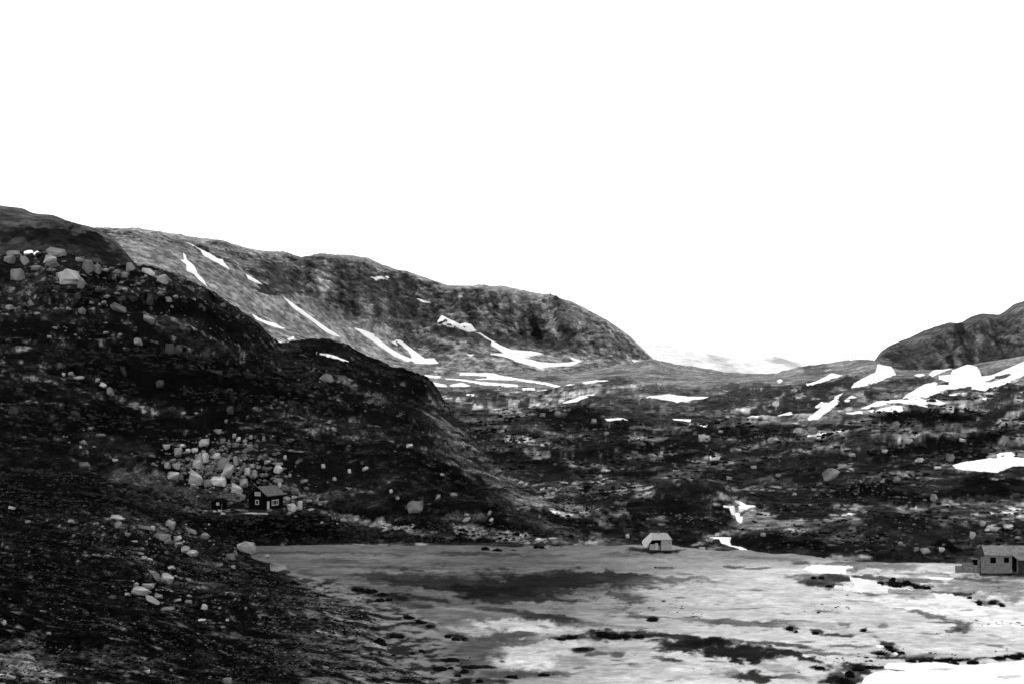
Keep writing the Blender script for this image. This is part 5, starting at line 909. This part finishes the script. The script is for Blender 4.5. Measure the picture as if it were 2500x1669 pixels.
cluster([(406, 1088, 19, 11), (435, 1103, 19, 20), (445, 1086, 12, 8), (459, 1099, 12, 8), (476, 1097, 16, 10), (499, 1078, 24, 17), (544, 1077, 13, 13, 'g'), (572, 1064, 9, 11, 'g'), (582, 1072, 10, 9), (598, 1077, 12, 8, 'g'),
    (612, 1065, 9, 9, 'g'), (611, 1089, 14, 10, 'g'), (531, 1051, 18, 10, 'g'), (552, 1027, 7, 7, 'g'), (408, 1136, 14, 10, 'g'), (430, 1137, 18, 15, 'p', -30), (425, 1122, 11, 6, 'g'), (423, 1160, 27, 16, 'p'), (442, 1163, 12, 10, 'g'),
    (485, 1118, 17, 19, 'p'), (500, 1116, 14, 20), (483, 1133, 19, 20), (497, 1103, 12, 12, 'g'), (530, 1113, 17, 14), (546, 1129, 27, 28, 'g'), (556, 1148, 22, 30, 'p', 20), (575, 1124, 10, 18, 'g'), (480, 1163, 33, 30, 'p', 10, 'broad rounded boulder at the lower left of the rockfall above the cabin'),
    (473, 1182, 16, 10, 'g'), (508, 1177, 20, 18, 'g'), (532, 1175, 36, 20, 'p', 5, 'brightest wedge-shaped boulder at the foot of the rockfall left of the cabin'), (510, 1155, 20, 9, 'g', -15), (553, 1195, 13, 10, 'g'), (579, 1190, 26, 22, 'p', 0, 'pale boulder just above and left of the cabin roof'),
    (595, 1178, 20, 18, 'g'), (586, 1206, 15, 8), (592, 1215, 14, 14, 'g'), (604, 1150, 14, 15), (621, 1155, 15, 16, 'g'), (615, 1137, 13, 9, 'g'), (631, 1139, 13, 7, 'g'), (653, 1127, 16, 9, 'g'), (680, 1143, 21, 18, 'p', 10, 'bright boulder standing over a black hollow, upper right of the cabin'),
    (677, 1131, 26, 8, 'g'), (696, 1115, 7, 8), (674, 1109, 6, 6, 'g'), (644, 1069, 8, 11, 'g'), (641, 1158, 12, 8, 'g'), (679, 1172, 24, 10, 'g'), (682, 1182, 9, 11), (708, 1159, 8, 7, 'g'), (742, 1174, 20, 9, 'g'), (721, 1195, 18, 9, 'g', 20)],
    'hillside', 'the cabin rockfall', 'rockfall boulders above the cabin')
cluster([(699, 1216, 18, 8), (719, 1213, 14, 7), (685, 1221, 8, 10, 'g'), (714, 1238, 21, 20, 'p', -20, 'bright boulder on the ground right of the cabin, left one of a pair'), (732, 1233, 13, 18, 'p', 10, 'bright upright boulder right of the cabin, right one of a pair'), (740, 1209, 20, 7, 'g'),
    (755, 1222, 14, 6, 'g'), (789, 1137, 10, 9), (817, 1169, 9, 7), (760, 1243, 16, 5, 'g'), (792, 1251, 18, 7, 'g'), (525, 1247, 9, 5), (537, 1246, 10, 5), (545, 1252, 11, 5), (840, 1268, 18, 8, 'g', 15), (869, 1269, 12, 5),
    (1015, 1234, 38, 25, 'g', 4, 'lone big blocky boulder on the slope right of the cabin'), (1000, 1087, 16, 8), (892, 1143, 16, 7, 'p', -25), (853, 1149, 8, 8), (816, 1167, 10, 7), (955, 1198, 8, 8), (1070, 1212, 9, 12, 'g', 20), (1078, 1157, 12, 6), (1137, 1267, 22, 8, 'g', -30), (1200, 1268, 11, 8), (1140, 1255, 14, 5, 'g'),
    (1195, 1252, 8, 12, 'g', 20), (1108, 1205, 18, 7, 'g'), (1245, 1170, 10, 6, 'g'), (970, 1215, 10, 8, 'g')],
    'hillside', 'slope right of cabin', 'scattered boulders right of the cabin')
cluster([(294, 1263, 38, 11, 'p', 20, 'long bright tilted slab at the top of the foreground rock trail'), (306, 1257, 28, 18, 'd', 10), (289, 1281, 18, 15, 'g'), (415, 1279, 22, 18, 'g', 20), (394, 1309, 42, 15, 'p', 4), (411, 1321, 20, 12, 'g'), (434, 1314, 18, 12, 'p'), (436, 1327, 22, 9, 'g'),
    (453, 1341, 20, 15, 'p', 25, 'pale boulder in the rock trail joined to another on its right'), (470, 1349, 22, 14, 'p', 15), (502, 1306, 20, 13, 'g'), (465, 1295, 34, 8, 'g', 20), (602, 1332, 44, 25, 'p', 8, 'big bright angular boulder on the spur crest below the cabin'), (683, 1384, 52, 18, 'g', 3, 'wide low grey boulder on the spur above the meadow corner'),
    (563, 1358, 24, 13, 'g'), (576, 1349, 8, 14, 'g', -20), (350, 1360, 17, 8), (367, 1364, 14, 7), (378, 1398, 13, 32, 'g', -38), (408, 1411, 31, 20, 'p', 35, 'bright slanting boulder in the middle of the foreground rocks'), (415, 1385, 20, 8, 'p', -15), (345, 1441, 42, 20, 'p', 0, 'largest bright block in the lower left rock group'),
    (361, 1428, 32, 11, 'g'), (368, 1462, 46, 13, 'p', 32, 'long bright slab sloping down right under the largest block'), (331, 1430, 11, 9, 'g'), (311, 1449, 14, 6, 'g'), (411, 1484, 32, 9, 'g'), (434, 1464, 17, 6), (460, 1468, 17, 7, 'g'), (497, 1480, 19, 13, 'p', 30, 'bright teardrop-shaped boulder alone at the right of the lower rocks'), (388, 1455, 20, 9, 'g', 10),
    (535, 1377, 20, 8, 'g'), (570, 1383, 10, 7), (493, 1513, 20, 5), (555, 1512, 9, 5), (600, 1483, 7, 6, 'g'), (648, 1357, 18, 9, 'g', 10), (713, 1337, 9, 10, 'g'), (350, 1287, 40, 9, 'g', 8), (372, 1288, 12, 10, 'p'), (275, 1456, 18, 8, 'd'), (400, 1290, 14, 6, 'g'),
    (30, 1238, 17, 8), (68, 1273, 14, 6, 'g'), (171, 1271, 18, 9, 'g'), (205, 1134, 26, 12, 'g'), (214, 1136, 10, 9, 'p'), (282, 1122, 14, 6), (245, 1062, 26, 7, 'g'), (196, 1090, 8, 6), (213, 1102, 8, 8, 'g'), (555, 1661, 24, 12, 'g'), (12, 1518, 9, 10), (119, 1545, 12, 5, 'g'), (360, 1637, 12, 8), (418, 1634, 8, 6), (780, 1440, 24, 12, 'g', 10), (545, 1530, 12, 5, 'g')],
    'hillside', 'the foreground hillside', 'pale boulders on the foreground hillside')
cluster([(33, 617, 32, 12), (24, 633, 20, 18), (60, 634, 14, 22, 'g', -25), (136, 617, 46, 18, 'g', 6, 'long flat-topped boulder at the top edge of the upper left rocks'), (123, 634, 28, 18, 'p', 10), (131, 642, 24, 11), (196, 633, 22, 10), (215, 649, 32, 26, 'g', 10), (237, 657, 16, 20, 'g'), (90, 653, 26, 11, 'g'), (41, 670, 30, 24, 'g'),
    (175, 678, 56, 32, 'p', 14, 'biggest rounded boulder among the upper left rocks'), (200, 690, 18, 24, 'g'), (145, 673, 18, 12, 'g'), (260, 660, 14, 9, 'p', 20), (318, 652, 24, 16, 'g'), (363, 663, 32, 12, 'p', 28), (356, 674, 8, 5), (349, 687, 10, 6, 'g'), (75, 740, 12, 12, 'g', -30), (22, 750, 18, 9, 'g'), (92, 765, 16, 6), (169, 753, 13, 7, 'g'),
    (201, 759, 20, 12, 'g', -25), (224, 738, 10, 6), (242, 743, 9, 6), (254, 738, 12, 7), (290, 752, 42, 14, 'g', 28, 'long tilted grey boulder on the dark slope under the upper left rocks'), (366, 730, 16, 22, 'd'), (323, 728, 24, 12, 'd'), (398, 682, 22, 20, 'p'), (388, 716, 14, 8, 'g', 15), (364, 779, 30, 14, 'g', 30), (413, 731, 14, 11, 'g', 15), (429, 724, 12, 7),
    (333, 833, 22, 16, 'g'), (120, 822, 12, 6), (135, 800, 10, 5, 'g'), (415, 851, 24, 20, 'd'), (437, 850, 18, 20, 'd'), (502, 867, 22, 18, 'd'), (391, 934, 18, 18, 'd'), (300, 903, 12, 22, 'd', -25), (155, 913, 9, 7, 'p'), (174, 911, 13, 7, 'p'), (193, 920, 24, 6, 'p'), (238, 927, 10, 8), (251, 940, 16, 9, 'p', 30), (267, 954, 15, 19, 'g'), (331, 989, 14, 14, 'g', 20),
    (351, 1003, 12, 9, 'p', 20), (562, 1000, 16, 18, 'd'), (527, 911, 30, 14, 'd'), (798, 922, 36, 14, 'g', 18), (826, 930, 10, 6, 'g'), (33, 1000, 24, 14, 'd'), (182, 1008, 26, 12, 'd', 30), (259, 812, 14, 5, 'g'), (294, 816, 10, 5, 'p'), (545, 745, 12, 9, 'g'), (30, 706, 16, 10, 'g'), (75, 698, 6, 10, 'g'), (140, 700, 14, 7, 'd'), (190, 723, 14, 16, 'd'), (240, 705, 14, 10, 'd'), (20, 830, 14, 8, 'd')],
    'hillside', 'the upper left hillside', 'boulders on the upper left hillside', 'g')
cluster([(2027, 1157, 34, 26, 'g', 0, 'large round grey boulder halfway up the right upland'), (1715, 1067, 18, 14, 'p', 0, 'pale pointed boulder below a tiny snow spot in the basin'), (2186, 1040, 24, 22, 'g'), (2056, 1138, 22, 9), (1949, 1050, 24, 11), (1985, 1050, 24, 14, 'g'), (1888, 1072, 26, 9), (2044, 1236, 18, 11, 'g'), (2259, 1342, 24, 14, 'p'), (2300, 1340, 14, 9),
    (2237, 1340, 12, 10, 'g'), (2240, 1045, 20, 14, 'g'), (2220, 1075, 16, 10), (2160, 1100, 14, 8), (2190, 1170, 18, 10, 'g'), (2155, 1172, 10, 8), (2320, 1115, 20, 16, 'g'), (2420, 1113, 26, 8), (2450, 1075, 16, 22, 'g', 30), (2350, 1072, 14, 8), (2245, 1122, 24, 9), (2290, 1140, 18, 7), (2110, 1250, 16, 9, 'g'), (2280, 1213, 14, 14, 'g'),
    (1900, 1160, 16, 8, 'g'), (1840, 1140, 14, 7), (1780, 1165, 12, 8), (1545, 1070, 16, 8, 'p'), (1568, 1068, 10, 9), (1480, 1058, 12, 10, 'g'), (1450, 1027, 14, 10, 'g'), (1325, 1012, 14, 8, 'g'), (1222, 1053, 18, 7, 'g', -15), (1760, 1052, 12, 6), (1466, 1162, 10, 7), (1532, 1308, 9, 9), (1620, 1353, 22, 6, 'p', -4, 'flat bright stone on the grass in front of the pale hut'),
    (1715, 1337, 18, 6, 'p'), (1733, 1316, 14, 9, 'p'), (1843, 1290, 6, 7), (1863, 1304, 13, 8, 'g'), (2462, 1284, 22, 10, 'p'), (2375, 1305, 12, 14), (2400, 1275, 14, 12), (2484, 1310, 12, 5), (2198, 1414 - 90, 12, 8, 'g'), (1790, 1213, 20, 6, 'g'), (2080, 1110, 16, 8, 'g'), (2000, 1180, 12, 7, 'g'), (1940, 1205, 10, 6)],
    'upland', 'the right-hand upland', 'boulders scattered over the upland')
cluster([(2001, 1417, 9, 6, 'g'), (2162, 1415, 14, 7, 'p'), (2196, 1414, 18, 8, 'g'), (2385, 1403, 12, 8, 'p'), (1638 + 20, 1353, 10, 4, 'p'), (2090, 1388, 9, 4, 'g')], 'meadow', 'the stream bank', 'stones by the stream bank')

# ------------------------------------------------------------------ dark bushes one can tell apart
def bush_mesh(seed):
    r = random.Random(seed); bm = bmesh.new(); bmesh.ops.create_icosphere(bm, subdivisions=3, radius=.5)
    from mathutils import noise as mn
    off = Vector((seed * 3.1, seed * 1.7, 0))
    for v_ in bm.verts:
        k = 1 + .45 * mn.noise(v_.co * 3.2 + off) + .35 * mn.noise(v_.co * 8 + off) + r.uniform(-.07, .07)
        v_.co *= k
        if v_.co.z < -.2: v_.co.z = -.2
    me_ = bpy.data.meshes.new('bush'); bm.to_mesh(me_); bm.free(); me_.materials.append(MATS['shrub_dark']); return me_
BUSH = [bush_mesh(i) for i in range(7)]
def bush(u, v, w, h, sheet, label, ang=0):
    x, y, z = surf(sheet, u, v + h * .3, 4); px = y / F
    o = bpy.data.objects.new('bush', random.choice(BUSH)); C.objects.link(o)
    o.scale = (w * px * 1.0, w * px * .8, h * px * 1.35); o.rotation_euler = (0, math.radians(ang), random.uniform(-.3, .3)); o.location = (x, y, z + h * px * .12)
    o['label'] = label; o['category'] = 'bush'; o['group'] = 'dark low bushes on the grass'
def place_of(u, v, d_):
    if d_ != 'the meadow': return d_
    if v > 1595 and u > 2160: return 'the black river bank'
    if u > 1960 and v > 1600: return 'the tip of the white river'
    if u > 2120 and v > 1560: return 'the small stream corner'
    if u > 2340: return 'the shore by the stone hut'
    if u > 2130: return 'the right stream bank'
    if u > 1970 and v < 1500: return 'the left stream bank'
    if u > 1900: return 'the river bend grass'
    return 'the mid meadow ridge'
def bushes(lst, sheet, place):
    seen = set(); wd = lambda q: 'small' if q[2] < 14 else 'mid-sized' if q[2] < 21 else 'broad' if q[2] < 31 else 'very wide'
    for i, b in enumerate(lst):
        u, v, w, h = b[:4]; ang = b[4] if len(b) > 4 else 0; pl_ = place_of(u, v, place)
        lab = b[5] if len(b) > 5 else f"{'long low' if w > 2.4 * h else 'rounded'} {wd(b)} dark bush on {pl_}"
        if lab in seen:
            opts = []
            for q in sorted((q for q in lst if q is not b), key=lambda q: math.hypot(q[0] - u, q[1] - v))[:5]:
                dx_, dy_ = q[0] - u, q[1] - v; w_ = ('left of' if dx_ > 0 else 'right of') if abs(dx_) > abs(dy_) else ('above' if dy_ > 0 else 'below')
                opts.append(f"{wd(b)} dark bush {w_} a {'long' if q[2] > 2.4 * q[3] else 'rounded'} {wd(q)} one on {pl_}")
            same = [q[0] for q in lst if place_of(q[0], q[1], place) == pl_]
            opts.append(f"flat {wd(b)} dark bush at the {'left' if u < np.median(same) else 'right'} end of {pl_}")
            for l2 in opts:
                if l2 not in seen: lab = l2; break
        seen.add(lab); bush(u, v, w, h, sheet, lab, ang)
bushes([(875, 1434, 34, 9, 8), (905, 1440, 40, 9, 8), (935, 1447, 26, 8, 5), (926, 1462, 26, 9), (950, 1460, 18, 8), (1000, 1506, 30, 9, 15), (1030, 1515, 30, 9, 20), (1050, 1526, 20, 7, 15), (927, 1566, 30, 22, 0, 'biggest rounded black bush at the foot of the foreground slope'),
    (884, 1572, 16, 16), (962, 1551, 20, 9), (980, 1552, 16, 8), (1007, 1594, 12, 8), (1032, 1588, 16, 7, 15), (1094, 1552, 16, 9, 10), (1112, 1558, 20, 7, 10), (1132, 1558, 9, 6), (1100, 1608, 42, 6), (1075, 1629, 36, 7), (1100, 1627, 14, 8), (1150, 1626, 44, 6), (1134, 1636, 20, 9), (1170, 1660, 18, 9), (959, 1598, 9, 6),
    (1118, 1646, 18, 7), (1330, 1645, 30, 6), (1250, 1650, 30, 8)], 'meadow', 'the slope foot')
bushes([(1593, 1511, 26, 8, 0, 'single small black bush alone in the middle of the meadow'), (1395, 1552, 30, 8), (1370, 1558, 22, 7), (1470, 1545, 30, 12), (1498, 1550, 34, 12), (1525, 1548, 24, 10), (1560, 1551, 28, 9), (1420, 1583, 30, 7), (1930, 1532, 18, 12), (1942, 1538, 10, 7), (1991, 1542, 16, 8), (2110, 1537, 10, 7),
    (2171, 1576, 18, 7, 15), (2180, 1586, 22, 7, 12), (2200, 1592, 20, 5), (2150, 1594, 22, 6), (2006, 1409, 14, 8), (1986, 1408, 12, 7), (2025, 1427, 16, 7), (2391, 1471, 12, 10), (2424, 1469, 18, 7), (2446, 1476, 12, 7), (2367, 1405 + 50, 12, 7), (2180, 1412, 14, 11), (2214, 1422, 18, 12, 0, 'darkest round bush on the stream bank before the stone hut'),
    (2150, 1420, 16, 8), (2190, 1426, 22, 7), (2240, 1430, 22, 7, 8), (2262, 1432, 22, 6), (2225, 1611, 26, 6), (2260, 1612, 33, 7), (2300, 1612, 30, 6), (2330, 1615, 24, 8), (2375, 1615, 30, 8), (2440, 1606, 30, 6), (2480, 1603, 30, 6), (1600, 1378 + 3, 6, 4), (2059, 1660, 26, 16), (2075, 1645, 22, 16), (2095, 1630, 30, 8), (2120, 1626, 24, 7), (2000, 1628, 24, 6)],
    'meadow', 'the meadow')
bushes([(1185, 1340, 20, 11), (1215, 1345, 24, 11), (1245, 1350, 20, 10), (1255, 1342, 18, 8), (1150, 1336, 16, 8), (1310, 1330, 14, 8), (1345, 1325, 20, 8), (1370, 1334, 10, 5), (1322, 1335, 12, 6), (1395, 1307, 12, 8), (1262, 1302, 12, 9), (1235, 1318, 12, 9)], 'hillside', 'the meadow back edge')

# ------------------------------------------------------------------ low shrubs, tussocks and loose stones (uncounted)
def scatter(name, sheet, pick, count, smin, smax, hmul, mat, seed, rough=.25, tall=1.0, sub=1, label=None):
    rg = np.random.default_rng(seed)
    Xs, Ys, Zs, Us, Vs = SHEETS[sheet]
    wgt = pick(Xs, Ys, Zs, Us, Vs).astype(float)
    area = np.hypot(np.gradient(Xs, axis=1), 0) * np.abs(np.gradient(Ys, axis=0)) + 1e-6
    for (ku, kv, ka, kb) in ((2400, 1165, 130, 50), (1795, 1240, 50, 45), (1770, 1325, 60, 26), (1605, 1325, 50, 30), (628, 1238, 55, 20), (530, 1238, 28, 18), (2440, 1370, 110, 36), (1470, 1018, 60, 10), (1690, 1023, 40, 8), (1970, 985, 190, 50)):
        if ((ku, kv) in ((628, 1238), (530, 1238))) == (sheet == 'hillside'): wgt[((Us - ku) / ka) ** 2 + ((Vs - kv) / kb) ** 2 < 1] = 0
    if sheet == 'hillside' and name == 'low_shrubs':      # grass strips with little scrub
        wgt = wgt * (1 - .85 * sst(60, 25, np.abs(Vs - np.interp(Us, [1050, 1150, 1230, 1300, 1420], [1050, 1130, 1170, 1215, 1275]))) * (Us > 1040))
        wgt = wgt * (1 - .75 * sst(820, 900, Us) * sst(1235, 1265, Vs))
    wgt = wgt * np.sqrt(area); wgt[(Us < -60) | (Us > 2560) | (Vs > 1730)] = 0
    p = wgt.ravel() / wgt.sum(); id_ = rg.choice(p.size, count, p=p)
    bm = bmesh.new(); bmesh.ops.create_icosphere(bm, subdivisions=sub, radius=1.0); bv = np.array([v_.co[:] for v_ in bm.verts]); bf = np.array([[v_.index for v_ in f.verts] for f in bm.faces]); bm.free()
    nv, nf = len(bv), len(bf)
    pos = np.stack([Xs.ravel()[id_], Ys.ravel()[id_], Zs.ravel()[id_]], -1) + rg.normal(0, .3, (count, 3)) * [1, 1, 0]
    s = rg.uniform(smin, smax, count) * (0.6 + 0.8 * rg.random(count) ** 3) * np.clip(pos[:, 1] / 400, .45, 2.2)
    an = rg.uniform(0, 6.28, count); st = rg.uniform(.7, 1.6, count)
    jit = 1 + rough * rg.normal(0, 1, (count, nv))
    vx = bv[None, :, 0] * jit * (s * st)[:, None]; vy = bv[None, :, 1] * jit * s[:, None]; vz = bv[None, :, 2] * jit * (s * hmul)[:, None]
    c_, s2_ = np.cos(an)[:, None], np.sin(an)[:, None]
    wx = vx * c_ - vy * s2_ + pos[:, :1]; wy = vx * s2_ + vy * c_ + pos[:, 1:2]; wz = vz + pos[:, 2:3] + (s * hmul * .15)[:, None]
    co = np.stack([wx, wy, wz], -1).reshape(-1, 3); fc = (bf[None] + (np.arange(count) * nv)[:, None, None]).reshape(-1, 3)
    me_ = bpy.data.meshes.new(name); me_.vertices.add(len(co)); me_.vertices.foreach_set('co', co.astype(np.float32).ravel())
    me_.loops.add(len(fc) * 3); me_.loops.foreach_set('vertex_index', fc.astype(np.int32).ravel()); me_.polygons.add(len(fc)); me_.polygons.foreach_set('loop_start', np.arange(0, len(fc) * 3, 3, dtype=np.int32)); me_.update(); me_.validate()
    add_obj(name, me_, mat, kind='stuff')
def noisew(f, wl, lo, hi, s): return lambda X, Y, Z, U, V: f(X, Y, Z, U, V) * sst(lo, hi, fbm(X, Y, wl, 3, s, sx=1.5))
mat_plain('tuft_grey', 0.05, rough=1.0, scale=2.5, vary=0.6, bump=0.8, dist=0.2)
mat_plain('tuft_pale', 0.13, rough=1.0, scale=2.5, vary=0.5, bump=0.8, dist=0.2)
H_ = lambda X, Y, Z, U, V: (Z > .5) & (Y < 420)
scatter('low_shrubs', 'hillside', noisew(H_, 14, -.15, .25, 91), 5200, .25, .8, .5, 'shrub_dark', 1)
scatter('low_shrubs', 'hillside', noisew(H_, 11, -.15, .3, 101), 4500, .2, .7, .5, 'shrub_mid', 15)
scatter('low_shrubs', 'hillside', noisew(lambda X, Y, Z, U, V: (Z > .5) & (Y < 800) & (Y > 300), 30, -.1, .35, 92), 4500, .35, .9, .6, 'shrub_mid', 2)
scatter('grass_tufts', 'hillside', noisew(H_, 9, -.05, .35, 97), 5500, .12, .5, .5, 'tuft_grey', 11)
scatter('grass_tufts', 'hillside', noisew(lambda X, Y, Z, U, V: (Z > .3) & (Y < 330) * ((Z < 6) | (Y < 190) | (U > 500)), 6, .12, .4, 98), 1800, .1, .38, .45, 'tuft_pale', 12)
scatter('low_shrubs', 'upland', noisew(lambda X, Y, Z, U, V: (Y < 800) & (Z > .4), 24, -.1, .3, 93), 3200, .3, .9, .6, 'shrub_dark', 3)
scatter('low_shrubs', 'upland', noisew(lambda X, Y, Z, U, V: (Y < 800) & (Z > .4), 16, -.1, .3, 100), 3200, .3, .9, .6, 'shrub_mid', 14)
scatter('grass_tufts', 'upland', noisew(lambda X, Y, Z, U, V: (Y < 900) & (Z > .4), 20, 0, .35, 99), 3500, .2, .7, .55, 'tuft_grey', 13)
scatter('low_shrubs', 'meadow', noisew(lambda X, Y, Z, U, V: (Y < 330) & (U > 800), 16, .15, .4, 96), 420, .12, .55, .5, 'shrub_mid', 6)
scatter('loose_stones', 'hillside', noisew(lambda X, Y, Z, U, V: (Z > 1) & (Y < 800), 25, .2, .5, 94), 700, .08, .42, .7, 'boulder_grey', 4, .2)
scatter('loose_stones', 'upland', noisew(lambda X, Y, Z, U, V: (Y < 1100), 30, .1, .45, 95), 2600, .10, .60, .6, 'boulder_grey', 5, .2)
el = lambda U, V, u, v, a, b: np.exp(-((U - u) / a) ** 2 - ((V - v) / b) ** 2)
scatter('rubble', 'hillside', lambda X, Y, Z, U, V: 1.0 * el(U, V, 545, 1135, 110, 48) + .6 * el(U, V, 690, 1200, 60, 28), 620, .25, .85, .75, 'boulder_grey', 21, .22)
scatter('rubble', 'hillside', lambda X, Y, Z, U, V: 1.0 * el(U, V, 530, 1145, 90, 40) + .3 * el(U, V, 400, 1310, 120, 35) + .3 * el(U, V, 370, 1440, 70, 35) + .4 * el(U, V, 840, 1262, 60, 12), 330, .2, .65, .7, 'boulder_pale', 22, .22)
scatter('rubble', 'hillside', lambda X, Y, Z, U, V: 1.0 * el(U, V, 130, 650, 160, 30) + .5 * el(U, V, 300, 720, 160, 50) + .4 * el(U, V, 210, 1080, 60, 30), 420, .25, .8, .7, 'boulder_grey', 23, .22)

# ------------------------------------------------------------------ haze
hm = bpy.data.materials.new('haze'); hm.use_nodes = True; t = hm.node_tree; t.nodes.clear()
o_ = nd(t, 'ShaderNodeOutputMaterial'); pv = nd(t, 'ShaderNodeVolumePrincipled'); pv.inputs['Density'].default_value = 0.000004; pv.inputs['Color'].default_value = (.95, .95, .95, 1)
t.links.new(pv.outputs[0], o_.inputs['Volume']); MATS['haze'] = hm
add_obj('haze', BM and (lambda bm: (box_bm(bm, -30000, 30000, -400, 56000, -700, 1500), (lambda m_: (bm.to_mesh(m_), bm.free(), m_)[2])(bpy.data.meshes.new('haze')))[1])(bmesh.new()), 'haze', kind='stuff')
